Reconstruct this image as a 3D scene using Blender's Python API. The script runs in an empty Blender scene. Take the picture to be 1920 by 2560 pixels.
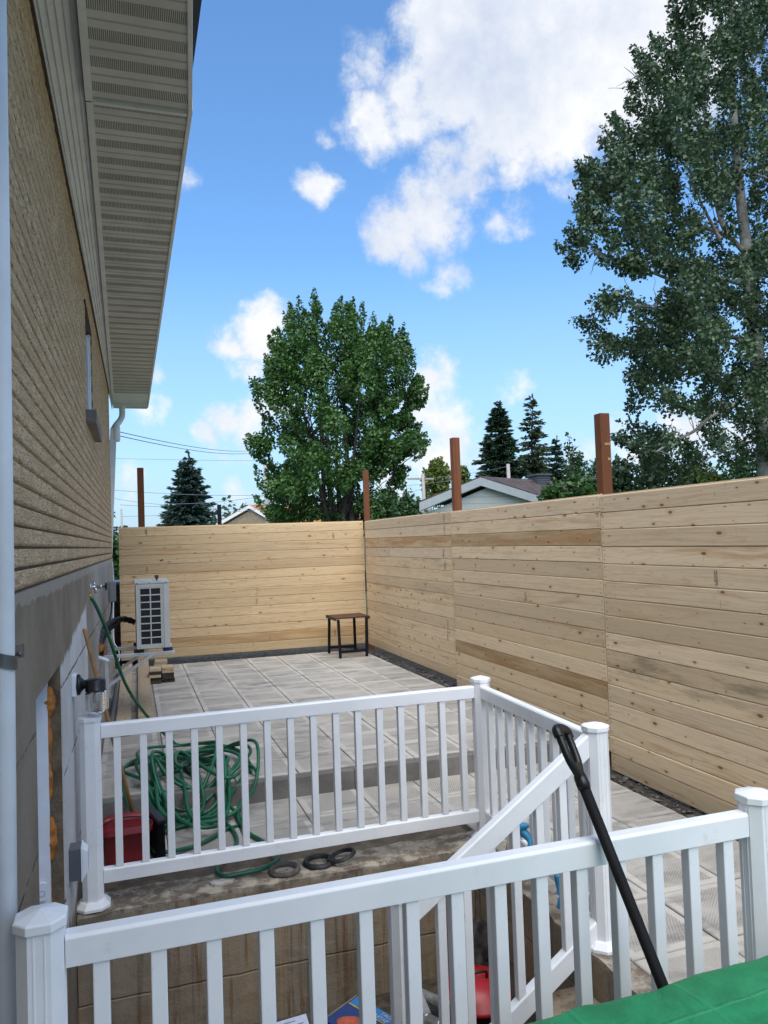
import bpy, math, random
import numpy as np
from mathutils import Vector, Matrix, noise
random.seed(7); np.random.seed(7)
PI = math.pi; R = math.radians
S = bpy.context.scene
col = S.collection
# ------------------------------------------------------------------ camera
YAW, PIT, ROL = R(18.32), R(2.05), R(-2.0)
F_, CAMZ = 1930.0, 1.9
cf = Vector((math.sin(YAW)*math.cos(PIT), math.cos(YAW)*math.cos(PIT), math.sin(PIT)))
cr = Vector((math.cos(YAW), -math.sin(YAW), 0)); cu = cr.cross(cf)
c_, s_ = math.cos(ROL), math.sin(ROL)
cr, cu = c_*cr + s_*cu, -s_*cr + c_*cu
cam = bpy.data.cameras.new('camera'); camo = bpy.data.objects.new('camera', cam); col.objects.link(camo)
cam.sensor_fit = 'HORIZONTAL'; cam.sensor_width = 36; cam.lens = 36*F_/1920
cam.clip_start = .05; cam.clip_end = 3000
m = Matrix((cr, cu, -cf)).transposed().to_4x4(); m.translation = (0, 0, CAMZ)
camo.matrix_world = m
S.camera = camo
O = Vector((0, 0, CAMZ))
def ray(px, py): return cf + (px-960)/F_*cr - (py-1280)/F_*cu
def at(px, py, Y):
    d = ray(px, py); return O + d*(Y/d.y)
def onz(px, py, z):
    d = ray(px, py); return O + d*((z-CAMZ)/d.z)
# ------------------------------------------------------------------ world / sun
SUN_EL, SUN_AZ = R(58), R(-160)      # azimuth measured from +Y towards +X: high behind the camera
sd = Vector((math.sin(SUN_AZ)*math.cos(SUN_EL), math.cos(SUN_AZ)*math.cos(SUN_EL), math.sin(SUN_EL)))
SKY_STR, CLOUD_W = .15, 1.0
W = bpy.data.worlds.new('World'); S.world = W; W.use_nodes = True
nt = W.node_tree; N = nt.nodes; L = nt.links
for n in list(N): N.remove(n)
def nd(t, **k):
    n = N.new(t)
    for a, b in k.items(): setattr(n, a, b)
    return n
def vmath(op, a, b=None):
    n = nd('ShaderNodeVectorMath', operation=op)
    for i, v in enumerate((a, b)):
        if v is None: continue
        if hasattr(v, 'is_linked'): L.new(v, n.inputs[i])
        else: n.inputs[i].default_value = v
    return n
def fmath(op, a, b=None, c=None, clamp=False):
    n = nd('ShaderNodeMath', operation=op, use_clamp=clamp)
    for i, v in enumerate((a, b, c)):
        if v is None: continue
        if hasattr(v, 'is_linked'): L.new(v, n.inputs[i])
        else: n.inputs[i].default_value = v
    return n.outputs[0]
sky = nd('ShaderNodeTexSky', sky_type='NISHITA', sun_disc=False)
sky.sun_elevation = SUN_EL; sky.sun_rotation = SUN_AZ; sky.altitude = 200; sky.air_density = 1.0; sky.dust_density = .6; sky.ozone_density = 1.6
tc = nd('ShaderNodeTexCoord'); g = tc.outputs['Generated']
def noise_node(scale, detail, rough, vec, dim='3D'):
    n = nd('ShaderNodeTexNoise'); n.inputs['Scale'].default_value = scale; n.inputs['Detail'].default_value = detail
    n.inputs['Roughness'].default_value = rough; L.new(vec, n.inputs['Vector']); return n
wn = noise_node(9, 5, .6, g)
off = vmath('SCALE', vmath('SUBTRACT', wn.outputs['Color'], (.5, .5, .5)).outputs[0]); off.inputs['Scale'].default_value = .085
gw = vmath('ADD', g, off.outputs[0]).outputs[0]
# cumulus heads of this afternoon's sky: direction given as a picture bearing, angular radius, strength
BL = [(1140,50,120,1.5),(1270,90,180,1.8),(1450,60,210,1.8),(1350,210,165,1.7),(1600,120,190,1.5),(1720,60,150,.9),(1150,190,110,1.5),(1450,300,90,.7),(1250,300,110,1.2),(1020,230,60,.9),(965,310,70,1),(1050,280,80,.9),
 (1240,310,110,.9),(1190,400,70,.8),(1120,400,55,.8),(1290,430,60,.6),(1010,560,80,1),(1090,530,95,1),(960,590,60,1),(1170,480,70,.9),(1030,620,60,.8),(1290,540,45,.55),(1240,570,40,.5),
 (1140,670,50,.6),(1090,720,32,.5),(920,150,60,.75),(905,200,40,.6),(795,470,48,.95),(765,485,32,.7),(830,460,30,.7),(832,345,25,.4),(465,465,32,.6),
 (640,850,60,1.1),(570,865,44,.9),(620,920,48,.7),(670,805,50,1.1),(585,1055,46,.9),(530,1085,34,.8),(630,1070,50,1),(620,1130,40,.4),(575,1130,35,.35),(395,925,35,.5),(370,1025,45,.7),(420,1030,35,.5),
 (310,1200,45,.6),(590,1220,40,.6),(1075,950,48,1),(1060,1000,55,.9),(1105,1060,70,1),(1140,1100,60,.9),(1030,1050,50,.8),(1090,1160,70,.9),(1180,1120,45,.6),
 (1290,965,45,.5),(1250,990,40,.4),(1480,1130,55,.8),(1540,1090,50,.8),(1600,1120,60,.8),(1420,470,40,.45),(1740,1080,90,.8),(1860,1090,80,.7),(690,1010,60,.9),(960,1180,80,.8)]
dens = None
for px, py, r, a in BL:
    d = ray(px, py).normalized(); rad = r/F_
    dist = vmath('DISTANCE', gw, tuple(d)).outputs['Value']
    v = fmath('MULTIPLY_ADD', dist, -a/(rad*1.36), a)
    v = fmath('MAXIMUM', v, 0.0)
    dens = v if dens is None else fmath('MAXIMUM', dens, v)
# scattered cloud over the rest of the sky (behind and to the sides)
gn = noise_node(2.6, 5, .55, g)
sepn = nd('ShaderNodeSeparateXYZ'); L.new(g, sepn.inputs[0])
behind = fmath('MULTIPLY_ADD', sepn.outputs['Y'], -2.2, .75, clamp=True)
rest = fmath('MULTIPLY', fmath('MULTIPLY_ADD', gn.outputs[0], 5.5, -2.75, clamp=True), behind)
fn = noise_node(30, 8, .66, g)
d2 = fmath('ADD', dens, fmath('MULTIPLY_ADD', fn.outputs[0], 1.25, -.62))
gate = fmath('MULTIPLY', dens, 5.0, clamp=True)
cm = nd('ShaderNodeMapRange', interpolation_type='SMOOTHSTEP'); L.new(d2, cm.inputs['Value'])
cm.inputs['From Min'].default_value = .04; cm.inputs['From Max'].default_value = .78
mask = fmath('MAXIMUM', fmath('MULTIPLY', cm.outputs[0], gate), rest)
# cloud body: bright heads, greyer thick middles
sh = noise_node(7, 5, .6, gw)
shade = fmath('MULTIPLY_ADD', sh.outputs[0], 2.6, -.85)
shade = fmath('ADD', shade, fmath('MULTIPLY_ADD', fn.outputs[0], .8, -.4))
low = nd('ShaderNodeMapRange'); L.new(sepn.outputs['Z'], low.inputs['Value']); low.inputs['From Min'].default_value = .1; low.inputs['From Max'].default_value = .35; low.inputs['To Min'].default_value = .35; low.inputs['To Max'].default_value = .12
shade = fmath('ADD', shade, low.outputs[0])
cc = nd('ShaderNodeMix', data_type='RGBA'); L.new(fmath('ADD', shade, 0.0, clamp=True), cc.inputs[0])
cc.inputs[6].default_value = (2.55, 2.9, 3.6, 1); cc.inputs[7].default_value = (4.1, 4.15, 4.25, 1)
# a thin bright veil near the horizon
veil = nd('ShaderNodeMapRange'); L.new(sepn.outputs['Z'], veil.inputs['Value'])
veil.inputs['From Min'].default_value = .34; veil.inputs['From Max'].default_value = -.02; veil.inputs['To Max'].default_value = .95
tint = nd('ShaderNodeMix', data_type='RGBA', blend_type='MULTIPLY'); tint.inputs[0].default_value = 1
L.new(sky.outputs[0], tint.inputs[6]); tint.inputs[7].default_value = (.62, .88, 1.06, 1)
vm = nd('ShaderNodeMix', data_type='RGBA'); L.new(veil.outputs[0], vm.inputs[0]); L.new(tint.outputs[2], vm.inputs[6]); vm.inputs[7].default_value = (2.0, 2.65, 3.4, 1)
mx = nd('ShaderNodeMix', data_type='RGBA'); L.new(mask, mx.inputs[0]); L.new(vm.outputs[2], mx.inputs[6]); L.new(cc.outputs[2], mx.inputs[7])
bg = nd('ShaderNodeBackground'); bg.inputs['Strength'].default_value = SKY_STR; L.new(mx.outputs[2], bg.inputs['Color'])
wo = nd('ShaderNodeOutputWorld'); L.new(bg.outputs[0], wo.inputs['Surface'])
sun = bpy.data.lights.new('sun', 'SUN'); sun.energy = 3.0; sun.angle = R(75); sun.color = (1, .95, .86)
suno = bpy.data.objects.new('sun', sun); col.objects.link(suno); suno.rotation_euler = (-sd).to_track_quat('-Z', 'Y').to_euler(); suno.location = (-10, -10, 30)
S.view_settings.view_transform = 'Standard'; S.view_settings.look = 'None'; S.view_settings.gamma = 1
S.view_settings.exposure = 0.72
S.cycles.max_bounces = 8; S.cycles.diffuse_bounces = 4; S.cycles.transparent_max_bounces = 8
# ------------------------------------------------------------------ materials
class MT:
    """small node-graph helper for one material"""
    def __init__(s, name):
        s.m = bpy.data.materials.new(name); s.m.use_nodes = True; s.t = s.m.node_tree; s.N = s.t.nodes; s.L = s.t.links
        s.b = s.N['Principled BSDF']; s._tc = None
    def new(s, t, **k):
        n = s.N.new(t)
        for a, b in k.items(): setattr(n, a, b)
        return n
    def put(s, sock, v):
        if hasattr(v, 'is_linked'): s.L.new(v, sock)
        else: sock.default_value = v
    def obj(s):
        if not s._tc: s._tc = s.new('ShaderNodeTexCoord')
        return s._tc.outputs['Object']
    def uv(s):
        if not s._tc: s._tc = s.new('ShaderNodeTexCoord')
        return s._tc.outputs['UV']
    def scale(s, v, sc, loc=(0, 0, 0)):
        n = s.new('ShaderNodeMapping'); s.L.new(v, n.inputs[0]); n.inputs['Scale'].default_value = sc; n.inputs['Location'].default_value = loc; return n.outputs[0]
    def noise(s, v, scale=1, detail=4, rough=.55, dist=0):
        n = s.new('ShaderNodeTexNoise'); s.L.new(v, n.inputs['Vector']); n.inputs['Scale'].default_value = scale
        n.inputs['Detail'].default_value = detail; n.inputs['Roughness'].default_value = rough; n.inputs['Distortion'].default_value = dist; return n.outputs[0]
    def math(s, op, a, b=None, c=None, clamp=False):
        n = s.new('ShaderNodeMath', operation=op, use_clamp=clamp)
        for i, v in enumerate((a, b, c)):
            if v is not None: s.put(n.inputs[i], v)
        return n.outputs[0]
    def mr(s, v, a, b, c=0., d=1., smooth=True):
        n = s.new('ShaderNodeMapRange', interpolation_type='SMOOTHSTEP' if smooth else 'LINEAR'); s.put(n.inputs[0], v)
        for i, x in zip((1, 2, 3, 4), (a, b, c, d)): n.inputs[i].default_value = x
        return n.outputs[0]
    def mix(s, f, a, b, mode='MIX'):
        n = s.new('ShaderNodeMix', data_type='RGBA', blend_type=mode); s.put(n.inputs[0], f)
        for i, v in ((6, a), (7, b)):
            if hasattr(v, 'is_linked'): s.L.new(v, n.inputs[i])
            else: n.inputs[i].default_value = (*v, 1) if len(v) == 3 else v
        return n.outputs[2]
    def sep(s, v):
        n = s.new('ShaderNodeSeparateXYZ'); s.L.new(v, n.inputs[0]); return n.outputs
    def attr(s, name):
        n = s.new('ShaderNodeAttribute'); n.attribute_name = name; return n.outputs['Fac']
    def rnd(s):
        return s.new('ShaderNodeNewGeometry').outputs['Random Per Island']
    def bump(s, h, strength=.3, dist=.01):
        n = s.new('ShaderNodeBump'); n.inputs['Strength'].default_value = strength; n.inputs['Distance'].default_value = dist; s.put(n.inputs['Height'], h)
        s.L.new(n.outputs[0], s.b.inputs['Normal'])
    def out(s, colr, rough=.6, metal=0, spec=None):
        s.put(s.b.inputs['Base Color'], colr if hasattr(colr, 'is_linked') else (*colr, 1)); s.put(s.b.inputs['Roughness'], rough); s.b.inputs['Metallic'].default_value = metal
        if spec is not None: s.b.inputs['Specular IOR Level'].default_value = spec
        return s.m
def simple(name, c, rough=.55, metal=0, var=.18, scale=6, bump=.1, bscale=90, spec=None):
    t = MT(name); v = t.obj()
    n = t.noise(v, scale, 5); f = t.mr(n, .3, .7)
    dk = tuple(x*(1-var) for x in c); lt = tuple(min(1, x*(1+var*.6)) for x in c)
    if bump: t.bump(t.noise(v, bscale, 3), bump, .004)
    return t.out(t.mix(f, dk, lt), rough, metal, spec)
M = {}
# white vinyl with faint dirt
t = MT('white vinyl'); v = t.obj(); n = t.noise(v, 3, 4); n2 = t.noise(t.scale(v, (40, 40, 2)), 1, 3)
dirt = t.mr(t.noise(v, 11, 7, .75), .56, .74, 0, .38)
cv = t.mix(t.mr(n, .35, .65), (.79, .81, .835), (.86, .875, .89)); cv = t.mix(dirt, cv, (.5, .49, .46)); t.bump(n2, .04, .003)
M['vinyl'] = t.out(cv, t.mr(n, .3, .7, .32, .5), 0, .5)
M['white_paint'] = simple('white paint', (.72, .76, .82), .5, var=.08, bump=.03)
M['alu'] = simple('grey aluminium', (.62, .64, .66), .38, .55, var=.12)
M['galv'] = simple('galvanised steel', (.17, .175, .18), .42, .8, var=.25, scale=20)
M['black_rubber'] = simple('black rubber', (.012, .012, .013), .55, var=.3)
M['black_plastic'] = simple('black plastic', (.008, .008, .009), .38, var=.3, bump=.03)
M['matte_black'] = simple('matte black', (.007, .007, .008), .7, var=.3, spec=.25)
M['grey_box'] = simple('grey enclosure', (.20, .21, .235), .5, var=.08)
M['dark_grey_box'] = simple('dark grey pvc', (.10, .11, .13), .5, var=.08)
M['brass'] = simple('brass', (.55, .36, .10), .35, .9, var=.2, scale=40)
M['chrome'] = simple('chrome tap', (.6, .6, .62), .25, .9, var=.2, scale=40)
M['foam'] = simple('orange foam', (.42, .16, .03), .8, var=.45, scale=22, bump=.6, bscale=60)
M['rust_foam'] = simple('rusty foam', (.28, .11, .03), .85, var=.5, scale=30, bump=.7, bscale=50)
M['hose'] = simple('green hose', (.008, .115, .055), .42, var=.28, scale=9, bump=.05, bscale=160)
M['old_wood'] = simple('handle wood', (.30, .16, .065), .6, var=.25, scale=14)
M['red_bucket'] = simple('red bucket', (.24, .012, .022), .42, var=.15)
M['red_lid'] = simple('red enamel', (.42, .012, .018), .3, var=.22, scale=5, bump=.04)
M['unit'] = simple('unit casing', (.50, .51, .49), .5, var=.06, bump=.02)
M['unit_dark'] = simple('unit fins', (.008, .010, .016), .5, var=.3, bump=.3, bscale=200)
M['blue_pad'] = simple('blue pad', (.02, .03, .09), .5)
M['post_brown'] = None
M['dark_wood'] = simple('dark timber', (.055, .032, .02), .7, var=.4, scale=10)
M['bark'] = simple('dark bark', (.06, .05, .042), .85, var=.45, scale=9, bump=.6, bscale=26)
M['poplar_bark'] = simple('poplar bark', (.33, .31, .28), .85, var=.4, scale=7, bump=.5, bscale=22)
M['blue_cloth'] = simple('blue rubber', (.045, .34, .60), .42, var=.25)
M['rag'] = simple('dirty rag', (.07, .06, .06), .9, var=.8, scale=11, bump=.5, bscale=40)
M['stone'] = simple('stones', (.11, .10, .09), .85, var=.6, scale=9, bump=.4)
M['soil'] = simple('soil', (.050, .038, .027), .95, var=.55, scale=14, bump=.9, bscale=45)
M['dry_soil'] = simple('dry soil', (.12, .09, .06), .95, var=.55, scale=14, bump=.9, bscale=45)
M['lawn'] = simple('lawn', (.075, .105, .045), .9, var=.4, scale=1.5, bump=.6, bscale=60)
M['asphalt'] = simple('asphalt', (.11, .11, .115), .9, var=.2, scale=3)
M['pole'] = simple('weathered pole', (.34, .32, .30), .85, var=.25, scale=12)
M['wire'] = simple('wire', (.18, .21, .26), .6)
M['steel_can'] = simple('can steel', (.5, .5, .52), .3, .9)
M['can_grey'] = simple('can label grey', (.22, .23, .20), .4, var=.4, scale=30)
M['can_white'] = simple('can label white', (.6, .58, .56), .4, var=.2, scale=30)
M['can_black'] = simple('can label black', (.03, .03, .035), .4)
M['box_blue'] = simple('blue card', (.015, .05, .20), .45, var=.15)
M['box_sky'] = simple('light blue card', (.03, .22, .55), .45, var=.12)
M['yellow'] = simple('yellow print', (.65, .55, .05), .5)
M['white_print'] = simple('white print', (.75, .78, .8), .5)
M['orange_print'] = simple('orange print', (.6, .12, .05), .5, var=.3, scale=40)
M['cardboard'] = simple('cardboard', (.28, .22, .15), .8)
M['paper'] = simple('printed paper', (.62, .66, .78), .6, var=.12, scale=20)
M['beige_cloth'] = simple('beige rag', (.42, .36, .27), .9, var=.3)
# green tarpaulin
t = MT('green tarpaulin'); v = t.obj(); n = t.noise(v, 5, 6, .6, .6)
scr = t.mr(t.noise(t.scale(v, (9, 60, 30)), 1, 4), .66, .76, 0, .35)
cv = t.mix(t.mr(n, .35, .65), (.008, .19, .065), (.018, .29, .11)); cv = t.mix(scr, cv, (.05, .32, .17))
x, y, z = t.sep(v); wq = t.math('MULTIPLY_ADD', t.noise(v, 3, 3), .05, x); wq2 = t.math('MULTIPLY_ADD', t.noise(v, 3.5, 3), .06, y)
cr_ = t.math('MAXIMUM', t.mr(t.math('ABSOLUTE', t.math('SUBTRACT', t.math('FRACT', t.math('MULTIPLY', wq, 3.4)), .5)), .035, .0), t.mr(t.math('ABSOLUTE', t.math('SUBTRACT', t.math('FRACT', t.math('MULTIPLY', wq2, 4.1)), .5)), .035, .0))
cv = t.mix(t.math('MULTIPLY', cr_, .35), cv, (.03, .33, .15)); we = t.math('MULTIPLY', t.math('SINE', t.math('MULTIPLY', x, 900.)), t.math('SINE', t.math('MULTIPLY', y, 900.)))
t.bump(t.math('ADD', t.math('MULTIPLY_ADD', cr_, .35, t.math('MULTIPLY', we, .02)), t.noise(t.scale(v, (26, 14, 20)), 1, 6, .65, 1.2)), .6, .014); M['tarp'] = t.out(cv, .42, 0, .4)
# rock-face brick and mortar
t = MT('buff brick'); v = t.obj(); n = t.noise(v, 2.2, 4); rd = t.noise(t.scale(v, (12, 15, 100)), 1, 2, .5, 1.6); n2 = t.noise(t.scale(v, (30, 30, 60)), 1, 4, .6)
pb = t.noise(t.scale(v, (1, 2.6, 14.8)), 1, 1, .3)
cv = t.mix(t.mr(rd, .38, .58), (.36, .25, .145), (.70, .535, .345)); cv = t.mix(t.mr(pb, .38, .62, 0, .55), cv, (.44, .305, .175)); cv = t.mix(t.mr(n, .42, .72, 0, .35), cv, (.55, .42, .27)); cv = t.mix(t.mr(n2, .60, .74, 0, .22), cv, (.27, .19, .115))
t.bump(t.math('ADD', rd, t.math('MULTIPLY', n2, .35)), .85, .010); M['brick'] = t.out(cv, .92, 0, .2)
M['mortar'] = simple('mortar', (.19, .165, .135), .95, var=.2, scale=12, bump=.4)
# foundation render: grey parging, form-board seams, and a part painted white
t = MT('parged foundation'); v = t.obj(); x, y, z = t.sep(v)
n = t.noise(v, 2.0, 6, .62); nf = t.noise(v, 16, 6, .7)
cv = t.mix(t.mr(n, .35, .68), (.205, .165, .118), (.285, .24, .185)); cv = t.mix(t.mr(nf, .55, .8, 0, .5), cv, (.15, .128, .10))
cv = t.mix(t.mr(y, 5.4, 7.0, 0, .75), cv, t.mix(t.mr(n, .35, .7), (.34, .32, .285), (.43, .41, .37)))
wob = t.math('MULTIPLY_ADD', t.noise(v, 5, 5, .6), .34, -.17)
yy = t.math('ADD', y, wob); zz = t.math('ADD', z, wob)
pm = t.math('MULTIPLY', t.mr(yy, 3.8, 3.84), t.mr(yy, 5.75, 5.6))
pm = t.math('MULTIPLY', pm, t.mr(t.math('MULTIPLY_ADD', y, -.10, t.math('ADD', z, t.math('MULTIPLY', wob, .5))), .99, .95))
pm = t.math('MULTIPLY', pm, t.mr(zz, .05, .15))
pm = t.math('MULTIPLY', pm, t.mr(nf, .72, .66))
cv = t.mix(pm, cv, t.mix(t.mr(n, .3, .7), (.54, .525, .51), (.66, .65, .635)))
seam = None
for zs in (.30, .86, 1.27):
    d = t.math('ABSOLUTE', t.math('SUBTRACT', t.math('MULTIPLY_ADD', t.noise(v, 9, 4), .03, z), zs + .015))
    k = t.math('MULTIPLY', t.mr(d, .011, .002), t.mr(t.noise(v, 6, 3), .38, .52))
    seam = k if seam is None else t.math('MAXIMUM', seam, k)
cv = t.mix(t.math('MULTIPLY', seam, .8), cv, (.06, .05, .04))
lip = t.mr(t.math('MULTIPLY_ADD', t.noise(v, 7, 5, .65), .10, z), 1.775, 1.785); cv = t.mix(t.math('MULTIPLY', lip, .5), cv, (.44, .40, .345))
hh = t.math('ADD', t.math('MULTIPLY', seam, -1.5), t.math('ADD', t.noise(v, 45, 6, .7), t.math('MULTIPLY', nf, 1.2)))
t.bump(hh, .55, .008); M['parge'] = t.out(cv, .92, 0, .2)
t = MT('rough concrete'); v = t.obj(); n = t.noise(v, 6, 6, .65)
cv = t.mix(t.mr(n, .3, .7), (.10, .075, .05), (.24, .19, .135)); t.bump(t.noise(v, 30, 6, .7), .9, .012); M['rough'] = t.out(cv, .95, 0, .15)
t = MT('littered floor'); v = t.obj(); n = t.noise(v, 7, 6, .65); t.bump(t.noise(v, 35, 6, .7), .9, .015); M['pit_floor'] = t.out(t.mix(t.mr(n, .35, .65), (.05, .042, .033), (.13, .11, .085)), .95, 0, .15)
# stairwell wall: old poured concrete, rust and water streaks, board seams
t = MT('stained concrete'); v = t.obj(); x, y, z = t.sep(v)
n = t.noise(v, 1.8, 6, .6); st = t.noise(t.scale(v, (9, 9, .55)), 1, 5, .6); st2 = t.noise(t.scale(v, (26, 26, .8), (3, 1, 2)), 1, 4, .6)
cv = t.mix(t.mr(n, .35, .68), (.21, .17, .125), (.31, .265, .205)); cv = t.mix(t.mr(st, .5, .66, 0, .8), cv, (.32, .24, .155))
cv = t.mix(t.mr(st, .46, .34, 0, .6), cv, (.085, .068, .05)); cv = t.mix(t.mr(st2, .55, .68, 0, .8), cv, (.17, .085, .035))
sm = None
for zs in (-.21, -.44):
    d = t.math('ABSOLUTE', t.math('SUBTRACT', t.math('MULTIPLY_ADD', t.noise(v, 7, 3), .02, z), zs)); k = t.mr(d, .008, .001); sm = k if sm is None else t.math('MAXIMUM', sm, k)
cv = t.mix(t.math('MULTIPLY', t.math('MULTIPLY', sm, t.mr(t.noise(v, 4, 4), .42, .6)), .32), cv, (.07, .055, .04))
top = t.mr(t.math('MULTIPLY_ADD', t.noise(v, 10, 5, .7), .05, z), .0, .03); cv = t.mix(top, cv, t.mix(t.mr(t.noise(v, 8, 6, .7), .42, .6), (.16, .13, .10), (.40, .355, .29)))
t.bump(t.math('ADD', t.noise(v, 28, 6, .7), t.math('MULTIPLY', sm, -1.)), .6, .012); M['stair_conc'] = t.out(cv, .93, 0, .2)
# kerb: speckled grey concrete
t = MT('kerb concrete'); v = t.obj(); n = t.noise(v, 3, 5); pits = t.mr(t.noise(v, 70, 3, .6), .60, .70)
cv = t.mix(t.mr(n, .35, .7), (.135, .13, .122), (.215, .207, .195)); cv = t.mix(t.math('MULTIPLY', pits, .6), cv, (.07, .067, .06)); t.bump(t.noise(v, 60, 4, .7), .5, .006); M['kerb'] = t.out(cv, .9, 0, .2)
# paving slab: smooth border, combed inner panel, damp stains
t = MT('paving slab'); uvs = t.sep(t.uv()); v = t.obj(); a = t.attr('tone'); o2 = t.attr('turn')
du = t.math('ABSOLUTE', t.math('SUBTRACT', uvs[0], .5)); dv = t.math('ABSOLUTE', t.math('SUBTRACT', uvs[1], .5))
inner = t.mr(t.math('MAXIMUM', du, dv), .405, .385)
edge = t.mr(t.math('MAXIMUM', du, dv), .475, .5)
dg = t.mix(o2, t.uv(), t.scale(t.uv(), (-1, 1, 1))); dgs = t.sep(dg)
wv = t.math('SINE', t.math('MULTIPLY', t.math('ADD', t.math('ADD', dgs[0], t.math('MULTIPLY', dgs[1], .55)), t.math('MULTIPLY', t.noise(v, 6, 2), .05)), 170.))
wv2 = t.math('SINE', t.math('MULTIPLY', t.math('SUBTRACT', dgs[0], t.math('MULTIPLY', dgs[1], 1.1)), 150.))
groove = t.math('MULTIPLY', inner, t.mr(t.math('MAXIMUM', wv, t.math('MULTIPLY', wv2, t.math('GREATER_THAN', a, .55))), .35, .95))
wear = t.mr(t.noise(v, 2.3, 4), .36, .58)
groove = t.math('MULTIPLY', groove, wear)
n = t.noise(v, 2.4, 6, .62); ns = t.noise(t.scale(v, (2.2, 6, 3)), 1, 6, .65, .4); nf = t.noise(v, 60, 4, .7)
cv = t.mix(a, (.41, .38, .335), (.50, .47, .42)); cv = t.mix(t.mr(n, .35, .7, 0, .5), cv, (.52, .50, .46))
cv = t.mix(t.mr(ns, .49, .68, 0, .72), cv, (.19, .185, .175)); cv = t.mix(t.mr(nf, .5, .75, 0, .22), cv, (.17, .155, .13))
cv = t.mix(t.math('MULTIPLY', inner, .22), cv, (.24, .225, .20)); cv = t.mix(t.math('MULTIPLY', groove, .5), cv, (.14, .125, .105)); cv = t.mix(t.math('MULTIPLY', edge, .55), cv, (.18, .16, .135))
t.bump(t.math('ADD', t.math('MULTIPLY', groove, -1.), t.math('MULTIPLY', nf, .35)), .5, .006); M['paver'] = t.out(cv, .85, 0, .25)
M['bedding'] = simple('bedding sand', (.11, .09, .065), .95, var=.35, scale=12, bump=.4)
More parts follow.
